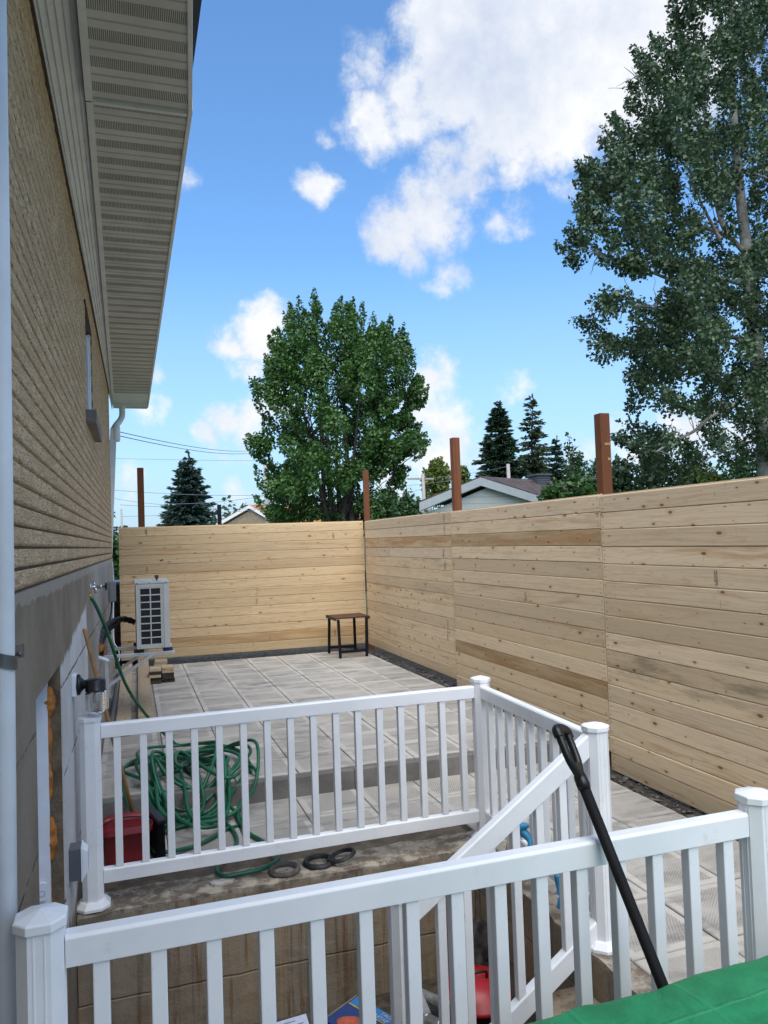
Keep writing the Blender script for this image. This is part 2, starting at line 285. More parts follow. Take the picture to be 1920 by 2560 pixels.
# sawn softwood boards: UV is metres along / across each board, attributes give each board its own colour
def wood_mat(name, pale, warm, brown, knot=(.13, .07, .03), blotch=(.17, .14, .11), fig=1.15):
    t = MT(name); uv = t.uv(); tone = t.attr('tone'); bid = t.attr('bid'); grime = t.attr('grime')
    u, w, _ = t.sep(uv)
    comb = t.new('ShaderNodeCombineXYZ'); t.L.new(u, comb.inputs[0]); t.L.new(w, comb.inputs[1]); t.L.new(bid, comb.inputs[2]); c3 = comb.outputs[0]
    warp = t.noise(t.scale(c3, (1.1, 5, 7)), 1, 3); wz = t.math('MULTIPLY_ADD', warp, .10, w)
    cb2 = t.new('ShaderNodeCombineXYZ'); t.L.new(u, cb2.inputs[0]); t.L.new(wz, cb2.inputs[1]); t.L.new(bid, cb2.inputs[2]); c4 = cb2.outputs[0]
    g1 = t.noise(t.scale(c4, (.55, 60, 7)), 1, 4, .6); g2 = t.noise(t.scale(c4, (1.6, 210, 5)), 1, 3, .6)
    rings = t.math('SINE', t.math('MULTIPLY', t.math('MULTIPLY_ADD', t.noise(t.scale(c3, (.7, 9, 11)), 1, 2), 1.6, t.math('MULTIPLY', wz, 3.)), 46.))
    cv = t.mix(tone, pale, warm); cv = t.mix(t.math('MULTIPLY', t.mr(tone, .7, 1.2, 0, .95), t.mr(t.noise(t.scale(c4, (.9, 11, 3)), 1, 5, .65), .36, .62, .15, 1)), cv, brown)
    val = t.math('MULTIPLY_ADD', t.math('FRACT', t.math('MULTIPLY', bid, 7.31)), .38, .74); cv = t.mix(1.0, cv, t.mix(val, (0, 0, 0), (1, 1, 1)), 'MULTIPLY')
    cv = t.mix(t.mr(g1, .45, .72, 0, .26*fig), cv, brown); cv = t.mix(t.mr(rings, .7, 1., 0, .20*fig), cv, brown); cv = t.mix(t.mr(g2, .52, .75, 0, .18), cv, (brown[0]*.7, brown[1]*.65, brown[2]*.6))
    # heart-wood streaks (mostly on the darker boards) and dirty blotches
    hs = t.math('MULTIPLY', t.mr(t.noise(t.scale(c4, (.7, 13, 3)), 1, 5, .66), .53, .68), t.mr(t.math('FRACT', t.math('MULTIPLY', bid, 3.77)), .45, .8, .12, 1))
    cv = t.mix(t.math('MULTIPLY', hs, .6), cv, (brown[0]*.95, brown[1]*.82, brown[2]*.7))
    bl = t.math('MULTIPLY', t.mr(t.noise(t.scale(c4, (1.3, 9, 9)), 1, 6, .72), .46, .66), grime); cv = t.mix(t.math('MULTIPLY', bl, .7), cv, blotch)
    # knots
    cbk = t.new('ShaderNodeCombineXYZ'); t.L.new(t.math('MULTIPLY_ADD', bid, 13.7, u), cbk.inputs[0]); t.L.new(t.math('MULTIPLY_ADD', bid, 5.1, w), cbk.inputs[1])
    vo = t.new('ShaderNodeTexVoronoi', voronoi_dimensions='2D', feature='F1'); t.L.new(t.scale(cbk.outputs[0], (4.6, 10, 1)), vo.inputs['Vector']); vo.inputs['Scale'].default_value = 1; vo.inputs['Randomness'].default_value = 1
    vc = t.sep(vo.outputs['Color'])
    sz = t.math('MULTIPLY_ADD', t.math('POWER', vc[0], 2.2), .11, .024)
    on = t.math('GREATER_THAN', vc[1], t.math('MULTIPLY_ADD', t.math('FRACT', t.math('MULTIPLY', bid, 5.3)), .45, .35))
    kd = t.math('DIVIDE', t.math('ADD', vo.outputs['Distance'], t.math('MULTIPLY_ADD', t.noise(t.scale(c3, (30, 45, 9)), 1, 2), .03, -.015)), sz)
    kn = t.math('MULTIPLY', t.mr(kd, 1.05, .75), on); core = t.math('MULTIPLY', t.mr(kd, .6, .3), on)
    halo = t.math('MULTIPLY', t.mr(kd, 3.2, 1.), on)
    cv = t.mix(t.math('MULTIPLY', halo, .28), cv, brown); cv = t.mix(t.math('MULTIPLY', kn, .85), cv, knot); cv = t.mix(t.math('MULTIPLY', core, .5), cv, (knot[0]*1.8, knot[1]*1.8, knot[2]*1.8))
    # short cross checks / saw marks
    ck = t.mr(t.noise(t.scale(c3, (70, 5.5, 13)), 1, 2, .5), .70, .76); ck = t.math('MULTIPLY', ck, t.mr(t.noise(t.scale(c3, (2.2, 3, 17)), 1, 2), .52, .60)); cv = t.mix(t.math('MULTIPLY', ck, .75), cv, (.20, .11, .05))
    t.bump(t.math('ADD', t.math('ADD', g2, t.math('MULTIPLY', g1, .7)), t.math('MULTIPLY', kn, -1.)), .35, .003)
    return t.out(cv, .72, 0, .25)
M['board_warm'] = wood_mat('warm spruce boards', (.67, .51, .32), (.61, .445, .255), (.40, .235, .10), fig=1.9)  # back fence: slightly warmer hue, stronger figure
M['board_grey'] = wood_mat('pale spruce boards', (.71, .565, .385), (.62, .465, .28), (.40, .235, .10))  # right fence: slightly paler hue, weaker figure
M['plank'] = wood_mat('stacked planks', (.56, .45, .30), (.50, .38, .23), (.34, .22, .11))
M['post_brown'] = wood_mat('brown treated timber', (.205, .075, .030), (.17, .058, .022), (.085, .03, .014), knot=(.035, .014, .008), blotch=(.08, .035, .02))
M['table_top'] = wood_mat('worn table top', (.115, .05, .03), (.09, .038, .024), (.045, .02, .014), knot=(.03, .012, .01))
M['screw'] = simple('screw heads', (.045, .035, .028), .5, .4)
M['ink'] = simple('lumber stamp ink', (.035, .035, .045), .8, bump=0)
# soffit: panels across the eave, slotted bands between plain ones
t = MT('ventilated soffit'); v = t.obj(); x, y, z = t.sep(v)
ph = t.math('FRACT', t.math('DIVIDE', y, .2)); slot = t.math('MULTIPLY', t.mr(ph, .05, .07), t.mr(ph, .48, .46))
fin = t.mr(t.math('SINE', t.math('MULTIPLY', x, 2*PI/.0085)), -.5, .5)
gr = t.mr(t.math('ABSOLUTE', t.math('SUBTRACT', ph, .76)), .045, .02)
n = t.noise(v, 4, 5)
cv = t.mix(t.mr(n, .3, .7), (.58, .60, .60), (.68, .70, .70)); holes = t.math('MULTIPLY', slot, fin)
cv = t.mix(t.math('MULTIPLY', holes, .78), cv, (.085, .08, .07)); cv = t.mix(t.math('MULTIPLY', gr, .35), cv, (.16, .155, .14))
t.bump(t.math('ADD', t.math('MULTIPLY', holes, -1.), t.math('MULTIPLY', gr, -1.5)), .6, .01); M['soffit'] = t.out(cv, .6, 0, .3)
t = MT('fluted trim'); v = t.obj(); n = t.noise(v, 4, 6); cv = t.mix(t.mr(n, .35, .7), (.74, .78, .82), (.85, .88, .91)); cv = t.mix(t.mr(t.noise(v, 30, 5, .7), .62, .72, 0, .5), cv, (.25, .22, .17)); M['trim'] = t.out(cv, .5)
M['roof_edge'] = simple('roof edge', (.03, .032, .045), .6)
M['shingle'] = simple('brown shingles', (.085, .060, .058), .9, var=.35, scale=5, bump=.7, bscale=16)
# far house cladding
t = MT('sage siding'); v = t.obj(); x, y, z = t.sep(v); ph = t.math('FRACT', t.math('DIVIDE', z, .19)); cv = t.mix(t.mr(ph, .86, .97), (.50, .535, .52), (.32, .35, .345)); t.bump(ph, .5, .02); M['siding'] = t.out(cv, .7)
t = MT('tan brick'); v = t.obj(); bt = t.new('ShaderNodeTexBrick'); t.L.new(t.scale(v, (1, 1, 1)), bt.inputs['Vector'])
cv = t.mix(t.mr(t.noise(v, 9, 4), .3, .7), (.20, .155, .11), (.30, .24, .17)); M['far_brick'] = t.out(cv, .9)
M['orange_roof'] = simple('orange metal roof', (.50, .215, .09), .6, var=.3, scale=2)
M['red_brick'] = simple('red brick', (.34, .15, .085), .9, var=.3, scale=14)
# glass
t = MT('clear glass'); t.b.inputs['Transmission Weight'].default_value = 1; t.b.inputs['IOR'].default_value = 1.45; M['glass'] = t.out((.93, .95, .95), .06)
t = MT('window glass'); M['pane'] = t.out((.03, .04, .05), .05, 0, .8)
# foliage
def leaf_mat(name, dark, light, yellow=None, trans=.3, rough=.42, spec=.5):
    t = MT(name); r = t.rnd(); v = t.obj(); n = t.noise(v, .9, 3)
    cv = t.mix(r, tuple(.6*a+.4*b for a, b in zip(dark, light)), tuple(.25*a+.75*b for a, b in zip(dark, light))); cv = t.mix(t.mr(n, .35, .7, 0, .45), cv, tuple(x*.62 for x in dark))
    if yellow: cv = t.mix(t.mr(t.noise(v, .7, 2), .52, .68, 0, .8), cv, yellow)
    t.out(cv, rough, 0, spec)
    tr = t.new('ShaderNodeBsdfTranslucent'); t.L.new(cv, tr.inputs[0]); mxs = t.new('ShaderNodeMixShader'); mxs.inputs[0].default_value = trans
    t.L.new(t.b.outputs[0], mxs.inputs[1]); t.L.new(tr.outputs[0], mxs.inputs[2]); t.L.new(mxs.outputs[0], t.N['Material Output'].inputs[0]); return t.m
M['maple_leaf'] = leaf_mat('maple leaves', (.042, .108, .024), (.10, .215, .044), trans=.32)
M['poplar_leaf'] = leaf_mat('poplar leaves', (.046, .088, .040), (.105, .165, .078), trans=.2, rough=.42, spec=.45)
M['spruce'] = leaf_mat('blue spruce needles', (.022, .05, .04), (.055, .105, .085), trans=.05, rough=.6, spec=.3)
M['spruce_dark'] = leaf_mat('dark spruce needles', (.014, .036, .020), (.035, .075, .035), trans=.05, rough=.6, spec=.3)
M['larch'] = leaf_mat('thin spruce needles', (.03, .055, .022), (.07, .10, .038), trans=.15, rough=.6, spec=.3)
M['shrub'] = leaf_mat('shrub leaves', (.030, .080, .018), (.07, .15, .035), trans=.25)
M['yellow_shrub'] = leaf_mat('yellow green leaves', (.07, .12, .02), (.17, .22, .04), yellow=(.20, .20, .035), trans=.3)
M['cedar'] = leaf_mat('cedar leaves', (.02, .06, .015), (.045, .11, .028), trans=.1, rough=.6)
M['forest'] = leaf_mat('far forest', (.05, .09, .06), (.08, .14, .08), trans=.1, rough=.8, spec=.1)
# ------------------------------------------------------------------ helpers
def tag(o, label=None, cat=None, group=None, kind=None):
    if label: o['label'] = label
    if cat: o['category'] = cat
    if group: o['group'] = group
    if kind: o['kind'] = kind
    return o
def thing(name, loc, label, cat, group=None, rz=0):
    o = bpy.data.objects.new(name, None); col.objects.link(o); o.location = loc; o.rotation_euler = (0, 0, rz); o.empty_display_size = .1
    o['_inv'] = 0; del o['_inv']
    return tag(o, label, cat, group)
def link(name, me, mats, parent=None, loc=None):
    o = bpy.data.objects.new(name, me); col.objects.link(o)
    for mm in (mats if isinstance(mats, (list, tuple)) else [mats]): me.materials.append(M[mm] if isinstance(mm, str) else mm)
    if parent:
        o.parent = parent
        if loc is None: o.matrix_parent_inverse = (Matrix.Translation(parent.location) @ parent.rotation_euler.to_matrix().to_4x4()).inverted()
    if loc is not None: o.location = loc
    return o
def copy_thing(o, parent=None):
    c = o.copy(); col.objects.link(c)
    if parent: c.parent = parent
    for ch in list(o.children): copy_thing(ch, c)
    return c
class MB:
    def __init__(s): s.v = []; s.f = []; s.mi = []; s.uvs = {}; s.att = {}; s.cur = 0; s.sm = []; s.smooth = False
    def add(s, verts, faces):
        b = len(s.v); s.v += [tuple(p) for p in verts]
        for f in faces: s.f.append(tuple(b+i for i in f)); s.mi.append(s.cur); s.sm.append(s.smooth)
        return b
    def box(s, lo, hi):
        x0, y0, z0 = lo; x1, y1, z1 = hi
        s.add([(x0,y0,z0),(x1,y0,z0),(x1,y1,z0),(x0,y1,z0),(x0,y0,z1),(x1,y0,z1),(x1,y1,z1),(x0,y1,z1)],
              [(3,2,1,0),(4,5,6,7),(0,1,5,4),(1,2,6,5),(2,3,7,6),(3,0,4,7)]); return s
    def obox(s, c, ax, size):
        """box at centre c with axes ax (3 vectors) and full size"""
        c = Vector(c); a = [Vector(v).normalized()*k/2 for v, k in zip(ax, size)]
        P = [c+i*a[0]+j*a[1]+k*a[2] for k in (-1, 1) for (i, j) in ((-1,-1),(1,-1),(1,1),(-1,1))]
        s.add(P, [(3,2,1,0),(4,5,6,7),(0,1,5,4),(1,2,6,5),(2,3,7,6),(3,0,4,7)]); return s
    def prism(s, prof, p0, p1, side, up, caps=True):
        """extrude a 2-D profile (side, up coordinates) from p0 to p1"""
        p0, p1, side, up = map(Vector, (p0, p1, side, up)); n = len(prof)
        P = [p0+side*a+up*b for a, b in prof]+[p1+side*a+up*b for a, b in prof]
        F = [(i, (i+1) % n, n+(i+1) % n, n+i) for i in range(n)]
        if caps: F += [tuple(range(n-1, -1, -1)), tuple(range(n, 2*n))]
        s.add(P, F); return s
    def tube(s, pts, r, n=10, caps=True):
        pts = [Vector(p) for p in pts]; k = len(pts); rr = r if isinstance(r, (list, tuple)) else [r]*k
        T = [(pts[min(i+1, k-1)]-pts[max(i-1, 0)]).normalized() for i in range(k)]
        a = T[0].orthogonal().normalized(); V = []
        for i in range(k):
            a = (a-T[i]*a.dot(T[i]));
            if a.length < 1e-6: a = T[i].orthogonal()
            a.normalize(); b = T[i].cross(a)
            for j in range(n): V.append(pts[i]+(a*math.cos(2*PI*j/n)+b*math.sin(2*PI*j/n))*rr[i])
        F = [(i*n+j, i*n+(j+1) % n, (i+1)*n+(j+1) % n, (i+1)*n+j) for i in range(k-1) for j in range(n)]
        if caps: F += [tuple(range(n-1, -1, -1)), tuple((k-1)*n+j for j in range(n))]
        sm = s.smooth; s.smooth = True; s.add(V, F); s.smooth = sm; return s
    def lathe(s, prof, c=(0,0,0), axis=(0,0,1), n=28, caps=True):
        ax = Vector(axis).normalized(); a = ax.orthogonal().normalized(); b = ax.cross(a); c = Vector(c)
        V = [c+ax*h+(a*math.cos(2*PI*j/n)+b*math.sin(2*PI*j/n))*r for r, h in prof for j in range(n)]; k = len(prof)
        F = [(i*n+j, i*n+(j+1) % n, (i+1)*n+(j+1) % n, (i+1)*n+j) for i in range(k-1) for j in range(n)]
        if caps: F += [tuple(range(n-1, -1, -1)), tuple((k-1)*n+j for j in range(n))]
        sm = s.smooth; s.smooth = True; s.add(V, F); s.smooth = sm; return s
    def build(s, name, mats, parent=None, bevel=0, seg=2, loc=None, att=None):
        me = bpy.data.meshes.new(name); me.from_pydata(s.v, [], s.f)
        me.polygons.foreach_set('material_index', s.mi); me.polygons.foreach_set('use_smooth', s.sm)
        if s.uvs:
            l = me.uv_layers.new(name='UVMap'); k = 0
            for pi, p in enumerate(me.polygons):
                u = s.uvs.get(pi)
                for q in range(p.loop_total): l.data[p.loop_start+q].uv = u[q] if u else (0, 0)
        for a, d in s.att.items():
            at_ = me.attributes.new(a, 'FLOAT', 'FACE'); at_.data.foreach_set('value', [float(d.get(i, 0)) for i in range(len(s.f))])
        me.update(); o = link(name, me, mats, parent, loc)
        if bevel:
            b = o.modifiers.new('bevel', 'BEVEL'); b.width = bevel; b.segments = seg; b.limit_method = 'ANGLE'; b.angle_limit = R(35); b.harden_normals = False
        return o
def smooth_path(pts, k=6):
    """Catmull-Rom through pts"""
    P = [Vector(p) for p in pts]; out = []
    for i in range(len(P)-1):
        a, b, c, d = P[max(i-1, 0)], P[i], P[i+1], P[min(i+2, len(P)-1)]
        for j in range(k):
            t = j/k; out.append(.5*((2*b)+(c-a)*t+(2*a-5*b+4*c-d)*t*t+(3*b-a-3*c+d)*t*t*t))
    out.append(P[-1]); return out
def boards(mb, origin, du, dn, length, pitch, n, thick, rows, rng, splits=None):
    """n boards one above another as separate bevelled planks; du along, dn the outward (seen) side; rows: list of (tone, grime)"""
    o = Vector(origin); du = Vector(du).normalized(); dn = Vector(dn).normalized(); up = Vector((0, 0, 1))
    mb.att.setdefault('tone', {}); mb.att.setdefault('bid', {}); mb.att.setdefault('grime', {})
    for i in range(n):
        segs = [(0, length)]
        if splits and i in splits: segs = [(0, splits[i]-.0015), (splits[i]+.0015, length)]
        for (u0, u1) in segs:
            jn = rng.uniform(-.0022, .0022); z0 = i*pitch+.001; z1 = (i+1)*pitch-.001-(rng.uniform(0, .003) if rng.random() < .12 else 0); ch = .0055
            # profile: (normal offset, z)
            lip = .011
            pr_ = [(jn-ch, z0), (jn, z0+ch), (jn, z1-ch), (jn-ch, z1), (-.019, z1), (-.019, z1+lip), (-thick, z1+lip), (-thick, z0+lip+.001), (-.021, z0+lip+.001), (-.021, z0)]
            a, b = o+du*u0, o+du*u1; npf = len(pr_)
            k0 = len(mb.f); mb.prism(pr_, a, b, dn, up)
            r0 = rng.uniform(0, 60); bid = rng.uniform(0, 50); tone, gr = rows[i % len(rows)] if rows else (0, 0)
            tone += rng.uniform(-.22, .22)
            for fi in range(k0, len(mb.f)):
                mb.att['tone'][fi] = tone; mb.att['bid'][fi] = bid; mb.att['grime'][fi] = gr
                if fi-k0 < npf:
                    q = (fi-k0); w0 = pr_[q][1]-i*pitch; w1 = pr_[(q+1) % npf][1]-i*pitch
                    if q in (3, 5): w1 += .03
                    mb.uvs[fi] = [(r0+u0, w0), (r0+u0, w1), (r0+u1, w1), (r0+u1, w0)]
                else: mb.uvs[fi] = [(r0, .1*k) for k in range(npf)]
            # two screws at each end
            mb.cur = 1
            for uu in (u0+.028, u1-.028):
                for zz in (z0+.03, z1-.03):
                    c = o+du*(uu+rng.uniform(-.006, .006))+up*(zz+rng.uniform(-.006, .006))+dn*(jn+.0012)
                    mb.add([c+du*.0055*math.cos(t)+up*.0055*math.sin(t) for t in [PI/3*k for k in range(6)]], [(0, 1, 2, 3, 4, 5)])
            mb.cur = 0
def stamp(mb, c, du, dn, h, w=.03, cols=2, rows=9):
    """grade stamp: columns of small ink ticks"""
    c = Vector(c); du = Vector(du).normalized(); dn = Vector(dn).normalized(); up = Vector((0, 0, 1)); rr = random.Random(int(c.y*991+c.z*77))
    mb.cur = 2
    for i in range(cols):
        for j in range(rows):
            if rr.random() < .12: continue
            u0 = (i-.5*cols)*w/cols*1.15; z0 = (j/rows-.5)*h; ww = w/cols*rr.uniform(.55, .85); hh = h/rows*rr.uniform(.4, .6)
            p = [c+du*a+up*b+dn*.0042 for a, b in ((u0, z0), (u0+ww, z0), (u0+ww, z0+hh), (u0, z0+hh))]; mb.add(p, [(0, 1, 2, 3)])
    mb.cur = 0
def wood_box(mb, c, ax, size, rng, tone=.3, grime=.2):
    """single piece of sawn wood with UVs running along its first axis"""
    mb.att.setdefault('tone', {}); mb.att.setdefault('bid', {}); mb.att.setdefault('grime', {})
    k0 = len(mb.f); b0 = len(mb.v); mb.obox(c, ax, size); A = [Vector(v).normalized() for v in ax]; c = Vector(c)
    r0 = rng.uniform(0, 60); bid = rng.uniform(0, 50)
    for fi in range(k0, len(mb.f)):
        P = [Vector(mb.v[i])-c for i in mb.f[fi]]; nn = (P[1]-P[0]).cross(P[2]-P[0]).normalized(); ks = max(range(3), key=lambda q: abs(nn.dot(A[q])))
        oth = [q for q in range(3) if q != ks]; ua, va = (oth[0], oth[1])
        mb.uvs[fi] = [(r0+p.dot(A[ua]), p.dot(A[va])+.07+.1*ks) for p in P]; mb.att['tone'][fi] = tone; mb.att['bid'][fi] = bid; mb.att['grime'][fi] = grime
# ------------------------------------------------------------------ ground
mb = MB(); X0, X1, Y0, Y1 = -.34, 1.96, 2.06, 4.40
BIG = 900
for lo, hi in (((-BIG, -BIG), (BIG, Y0)), ((-BIG, Y1), (BIG, BIG)), ((-BIG, Y0), (X0, Y1)), ((X1, Y0), (BIG, Y1))):
    z = -.075; mb.add([(lo[0], lo[1], z), (hi[0], lo[1], z), (hi[0], hi[1], z), (lo[0], hi[1], z)], [(0, 1, 2, 3)])
tag(mb.build('ground', 'lawn'), kind='structure')
mb = MB(); mb.add([(-80, 38, -.065), (90, 30, -.065), (90, 37, -.065), (-80, 45, -.065)], [(0, 1, 2, 3)]); tag(mb.build('road', 'asphalt'), kind='structure')
# ---- paving, one bevelled slab each
PITCH = .468
def slabs(mb, xs, ys, z, rng, clip):
    mb.att.setdefault('tone', {}); mb.att.setdefault('turn', {})
    for i in range(len(xs)-1):
        for j in range(len(ys)-1):
            x0, x1, y0, y1 = xs[i]+.0025, xs[i+1]-.0025, ys[j]+.0025, ys[j+1]-.0025
            if not clip((x0+x1)/2, (y0+y1)/2) or x1-x0 < .03 or y1-y0 < .03: continue
            fx = (x1-x0)/PITCH; fy = (y1-y0)/PITCH
            dz = [z+rng.uniform(-.0025, .0025) for _ in range(4)]; c = .006
            V = [(x0, y0, z-.05), (x1, y0, z-.05), (x1, y1, z-.05), (x0, y1, z-.05), (x0, y0, dz[0]-c*.7), (x1, y0, dz[1]-c*.7), (x1, y1, dz[2]-c*.7), (x0, y1, dz[3]-c*.7),
                 (x0+c, y0+c, dz[0]), (x1-c, y0+c, dz[1]), (x1-c, y1-c, dz[2]), (x0+c, y1-c, dz[3])]
            F = [(0, 1, 5, 4), (1, 2, 6, 5), (2, 3, 7, 6), (3, 0, 4, 7), (4, 5, 9, 8), (5, 6, 10, 9), (6, 7, 11, 10), (7, 4, 8, 11), (8, 9, 10, 11)]
            k0 = len(mb.f); mb.add(V, F); tn = rng.random(); tr = float(rng.random() < .4)
            ux0 = 0 if fx > .9 else 1-fx; uy0 = 0 if fy > .9 else 1-fy
            for q in range(9):
                mb.att['tone'][k0+q] = tn; mb.att['turn'][k0+q] = tr
                mb.uvs[k0+q] = [(ux0+(V[i_][0]-x0)/PITCH, uy0+(V[i_][1]-y0)/PITCH) for i_ in F[q]]
rng = random.Random(3)
mb = MB(); xs = [-.262, .235]+[.235+PITCH*k for k in range(1, 7)]+[3.45]; ys = [5.80]+[5.80+PITCH*k*.998 for k in range(1, 14)]
slabs(mb, xs, ys, .17, rng, lambda x, y: True); tag(mb.build('upper_patio', 'paver'), kind='structure')
mb = MB(); xs = [-.27, .19]+[.19+PITCH*k for k in range(1, 7)]+[3.44]; ys = [1.10+PITCH*k for k in range(10)]+[5.797]
slabs(mb, xs, ys, .012, rng, lambda x, y: (y > 4.62 or x > 2.12)); 
k = MB(); k.att = mb.att
tag(mb.build('lower_patio', 'paver'), kind='structure')
mb = MB()
mb.add([(-.3, 4.38, -.028), (3.5, 4.38, -.028), (3.5, 5.9, -.028), (-.3, 5.9, -.028)], [(0, 1, 2, 3)])
mb.add([(2.0, 1.0, -.028), (3.5, 1.0, -.028), (3.5, 4.38, -.028), (2.0, 4.38, -.028)], [(0, 1, 2, 3)])
mb.add([(-.26, 5.9, .13), (3.45, 5.9, .13), (3.45, 11.86, .13), (-.22, 11.86, .13)], [(0, 1, 2, 3)])
tag(mb.build('paving_bed', 'bedding'), kind='structure')
# kerb blocks across the patio
kt = thing('kerb', (1.6, 5.80, 0), 'low speckled concrete kerb of blocks stepping up to the upper patio', 'kerb')
x = -.258
for w in (.52, .86, .47, .90, .62, .35):
    x1 = min(x+w, 3.45); b = MB(); b.box((x+.0015, 5.735, -.03), (x1-.0015, 5.795, .158)); b.build('kerb_block', 'kerb', kt, bevel=.006); x = x1
# soil strips below the fences
def patch(name, x0, x1, y0, y1, fz, mat, step=.05, amp=.02, seed=0):
    nx, ny = max(2, int((x1-x0)/step)), max(2, int((y1-y0)/step)); V = []; Fa = []
    for j in range(ny+1):
        for i in range(nx+1):
            x, y = x0+(x1-x0)*i/nx, y0+(y1-y0)*j/ny
            V.append((x, y, fz(x, y)+amp*noise.noise(Vector((x*5, y*5, seed)))+amp*.6*noise.noise(Vector((x*17, y*17, seed+3)))))
    for j in range(ny):
        for i in range(nx): a = j*(nx+1)+i; Fa.append((a, a+1, a+nx+2, a+nx+1))
    b = MB(); b.smooth = True; b.add(V, Fa); return b.build(name, mat)
def soil_z(x, y): 
    t = min(1, max(0, (y-5.2)/1.6)); return -.045+.135*t*t*(3-2*t)
tag(patch('soil_strip', 3.452, 4.6, .6, 13.2, soil_z, 'soil', seed=1), kind='structure')
tag(patch('back_soil', -.25, 3.445, 11.90, 13.2, lambda x, y: .085, 'dry_soil', seed=2), kind='structure')
# loose stones in the strips
def stones(name, n, fx, fy, fz, seed):
    rg = random.Random(seed); b = MB()
    ico = [(0,0,1),(.9,0,.3),(.28,.85,.3),(-.72,.53,.3),(-.72,-.53,.3),(.28,-.85,.3),(0,0,-.6)]
    Fi = [(0,1,2),(0,2,3),(0,3,4),(0,4,5),(0,5,1),(6,2,1),(6,3,2),(6,4,3),(6,5,4),(6,1,5)]
    for _ in range(n):
        x, y = fx(rg), fy(rg); r = .008+.022*rg.random()**2.5; q = Matrix.Rotation(rg.uniform(0, 6.3), 3, 'Z') @ Matrix.Rotation(rg.uniform(-.5, .5), 3, 'X')
        sc = Vector((rg.uniform(.8, 1.5), rg.uniform(.7, 1.2), rg.uniform(.4, .8)))
        b.add([q @ Vector((p[0]*sc.x*r*rg.uniform(.8, 1.2), p[1]*sc.y*r*rg.uniform(.8, 1.2), p[2]*sc.z*r))+Vector((x, y, fz(x, y)+r*.25)) for p in ico], Fi)
    return b.build(name, 'stone')
tag(stones('gravel', 1500, lambda g: 3.46+.32*g.random()**1.2, lambda g: g.uniform(2, 12), lambda x, y: soil_z(x, y), 5), 'grey gravel and small stones lying on the soil along the right fence', 'gravel', kind='stuff')
tag(stones('rubble', 260, lambda g: g.uniform(0, 3.5), lambda g: g.uniform(11.93, 12.4), lambda x, y: .085, 6), 'dry rubble on the soil below the back fence', 'rubble', kind='stuff')
# dry tufts of grass under the back fence
rg = random.Random(9); b = MB()
for _ in range(420):
    x, y = rg.uniform(.45, 3.4), rg.uniform(11.95, 12.3); h = rg.uniform(.03, .10); a = rg.uniform(0, 6.3); d = Vector((math.cos(a), math.sin(a), 0)); l = d*rg.uniform(.0, .05)
    p = Vector((x, y, .08)); b.add([p-d.cross(Vector((0, 0, 1)))*.003, p+d.cross(Vector((0, 0, 1)))*.003, p+l+Vector((0, 0, h))], [(0, 1, 2)])
M['dry_grass'] = simple('dry grass', (.30, .25, .13), .9, var=.5, scale=30, bump=0)
tag(b.build('dry_grass', 'dry_grass'), 'dry grass blades in the soil below the back fence', 'grass', kind='stuff')
# ------------------------------------------------------------------ stairwell
PZ = -.74
rw = thing('stairwell_wall', (.8, 4.38, 0), 'stained concrete retaining wall with rough broken top edge around the stairwell', 'retaining wall')
def rough_block(name, x0, x1, y0, y1, z0, z1, mat, parent, step=.045, amp=.012, seed=0):
    """concrete block whose top and faces wander a little"""
    nx, ny, nz = [max(1, int(d/step)) for d in (x1-x0, y1-y0, z1-z0)]; b = MB(); b.smooth = False
    def P(x, y, z):
        t = 1 if z > z1-.04 else .35
        v = Vector((x, y, z)); n1 = noise.noise_vector(v*7+Vector((seed, 0, 0)))*amp*t+noise.noise_vector(v*23+Vector((seed, 5, 0)))*amp*.6*t
        return v+Vector((n1.x*(x0 < x < x1 or 1), n1.y, n1.z))
    def grid(f, a, c):
        V = [P(*f(i/a, j/c)) for j in range(c+1) for i in range(a+1)]; b.add(V, [(j*(a+1)+i, j*(a+1)+i+1, (j+1)*(a+1)+i+1, (j+1)*(a+1)+i) for j in range(c) for i in range(a)])
    lx = lambda t: x0+(x1-x0)*t
    ly = lambda t: y0+(y1-y0)*t
    lz = lambda t: z0+(z1-z0)*t
    grid(lambda s, t: (lx(s), y0, lz(t)), nx, nz); grid(lambda s, t: (lx(1-s), y1, lz(t)), nx, nz); grid(lambda s, t: (x1, ly(s), lz(t)), ny, nz); grid(lambda s, t: (x0, ly(1-s), lz(t)), ny, nz); grid(lambda s, t: (lx(s), ly(t), z1), nx, ny)
    return b.build(name, mat, parent)
rough_block('far_wall', -.30, 2.11, 4.375, 4.64, PZ-.1, .005, 'stair_conc', rw, seed=1)
rough_block('side_wall', 1.94, 2.11, 2.09, 4.36, PZ-.1, .002, 'stair_conc', rw, seed=4)
b = MB(); b.box((-.32, 1.92, PZ-.1), (2.11, 2.05, -.05)); b.build('near_wall', 'stair_conc', rw)
tag(patch('stairwell_floor', -.36, 2.0, 2.06, 4.42, lambda x, y: PZ+.03*max(0, y-4.1), 'pit_floor', amp=.012, seed=8), kind='structure')
b = MB(); 
for i in range(4): b.box((1.94-.27*(i+1), 2.06, PZ-.02), (1.94-.27*i-(.004 if i else 0), 3.20, -.185*(i+1)+.003))
tag(b.build('stairs', 'stair_conc', bevel=.012), kind='structure')
mb = MB(); mb.box((-.36, -2.5, -.10), (2.10, 2.055, -.004)); tag(mb.build('landing', 'kerb'), kind='structure')
# ------------------------------------------------------------------ house
KX = .0125
def wx(y): return -.309+KX*(y-4.409)
H = thing('house', (-.3, 6, 0), 'buff brick house with grey foundation and white slotted eave', 'house')
HY0, HY1 = -3.0, 11.22; FZ, BZ = 1.775, 4.095
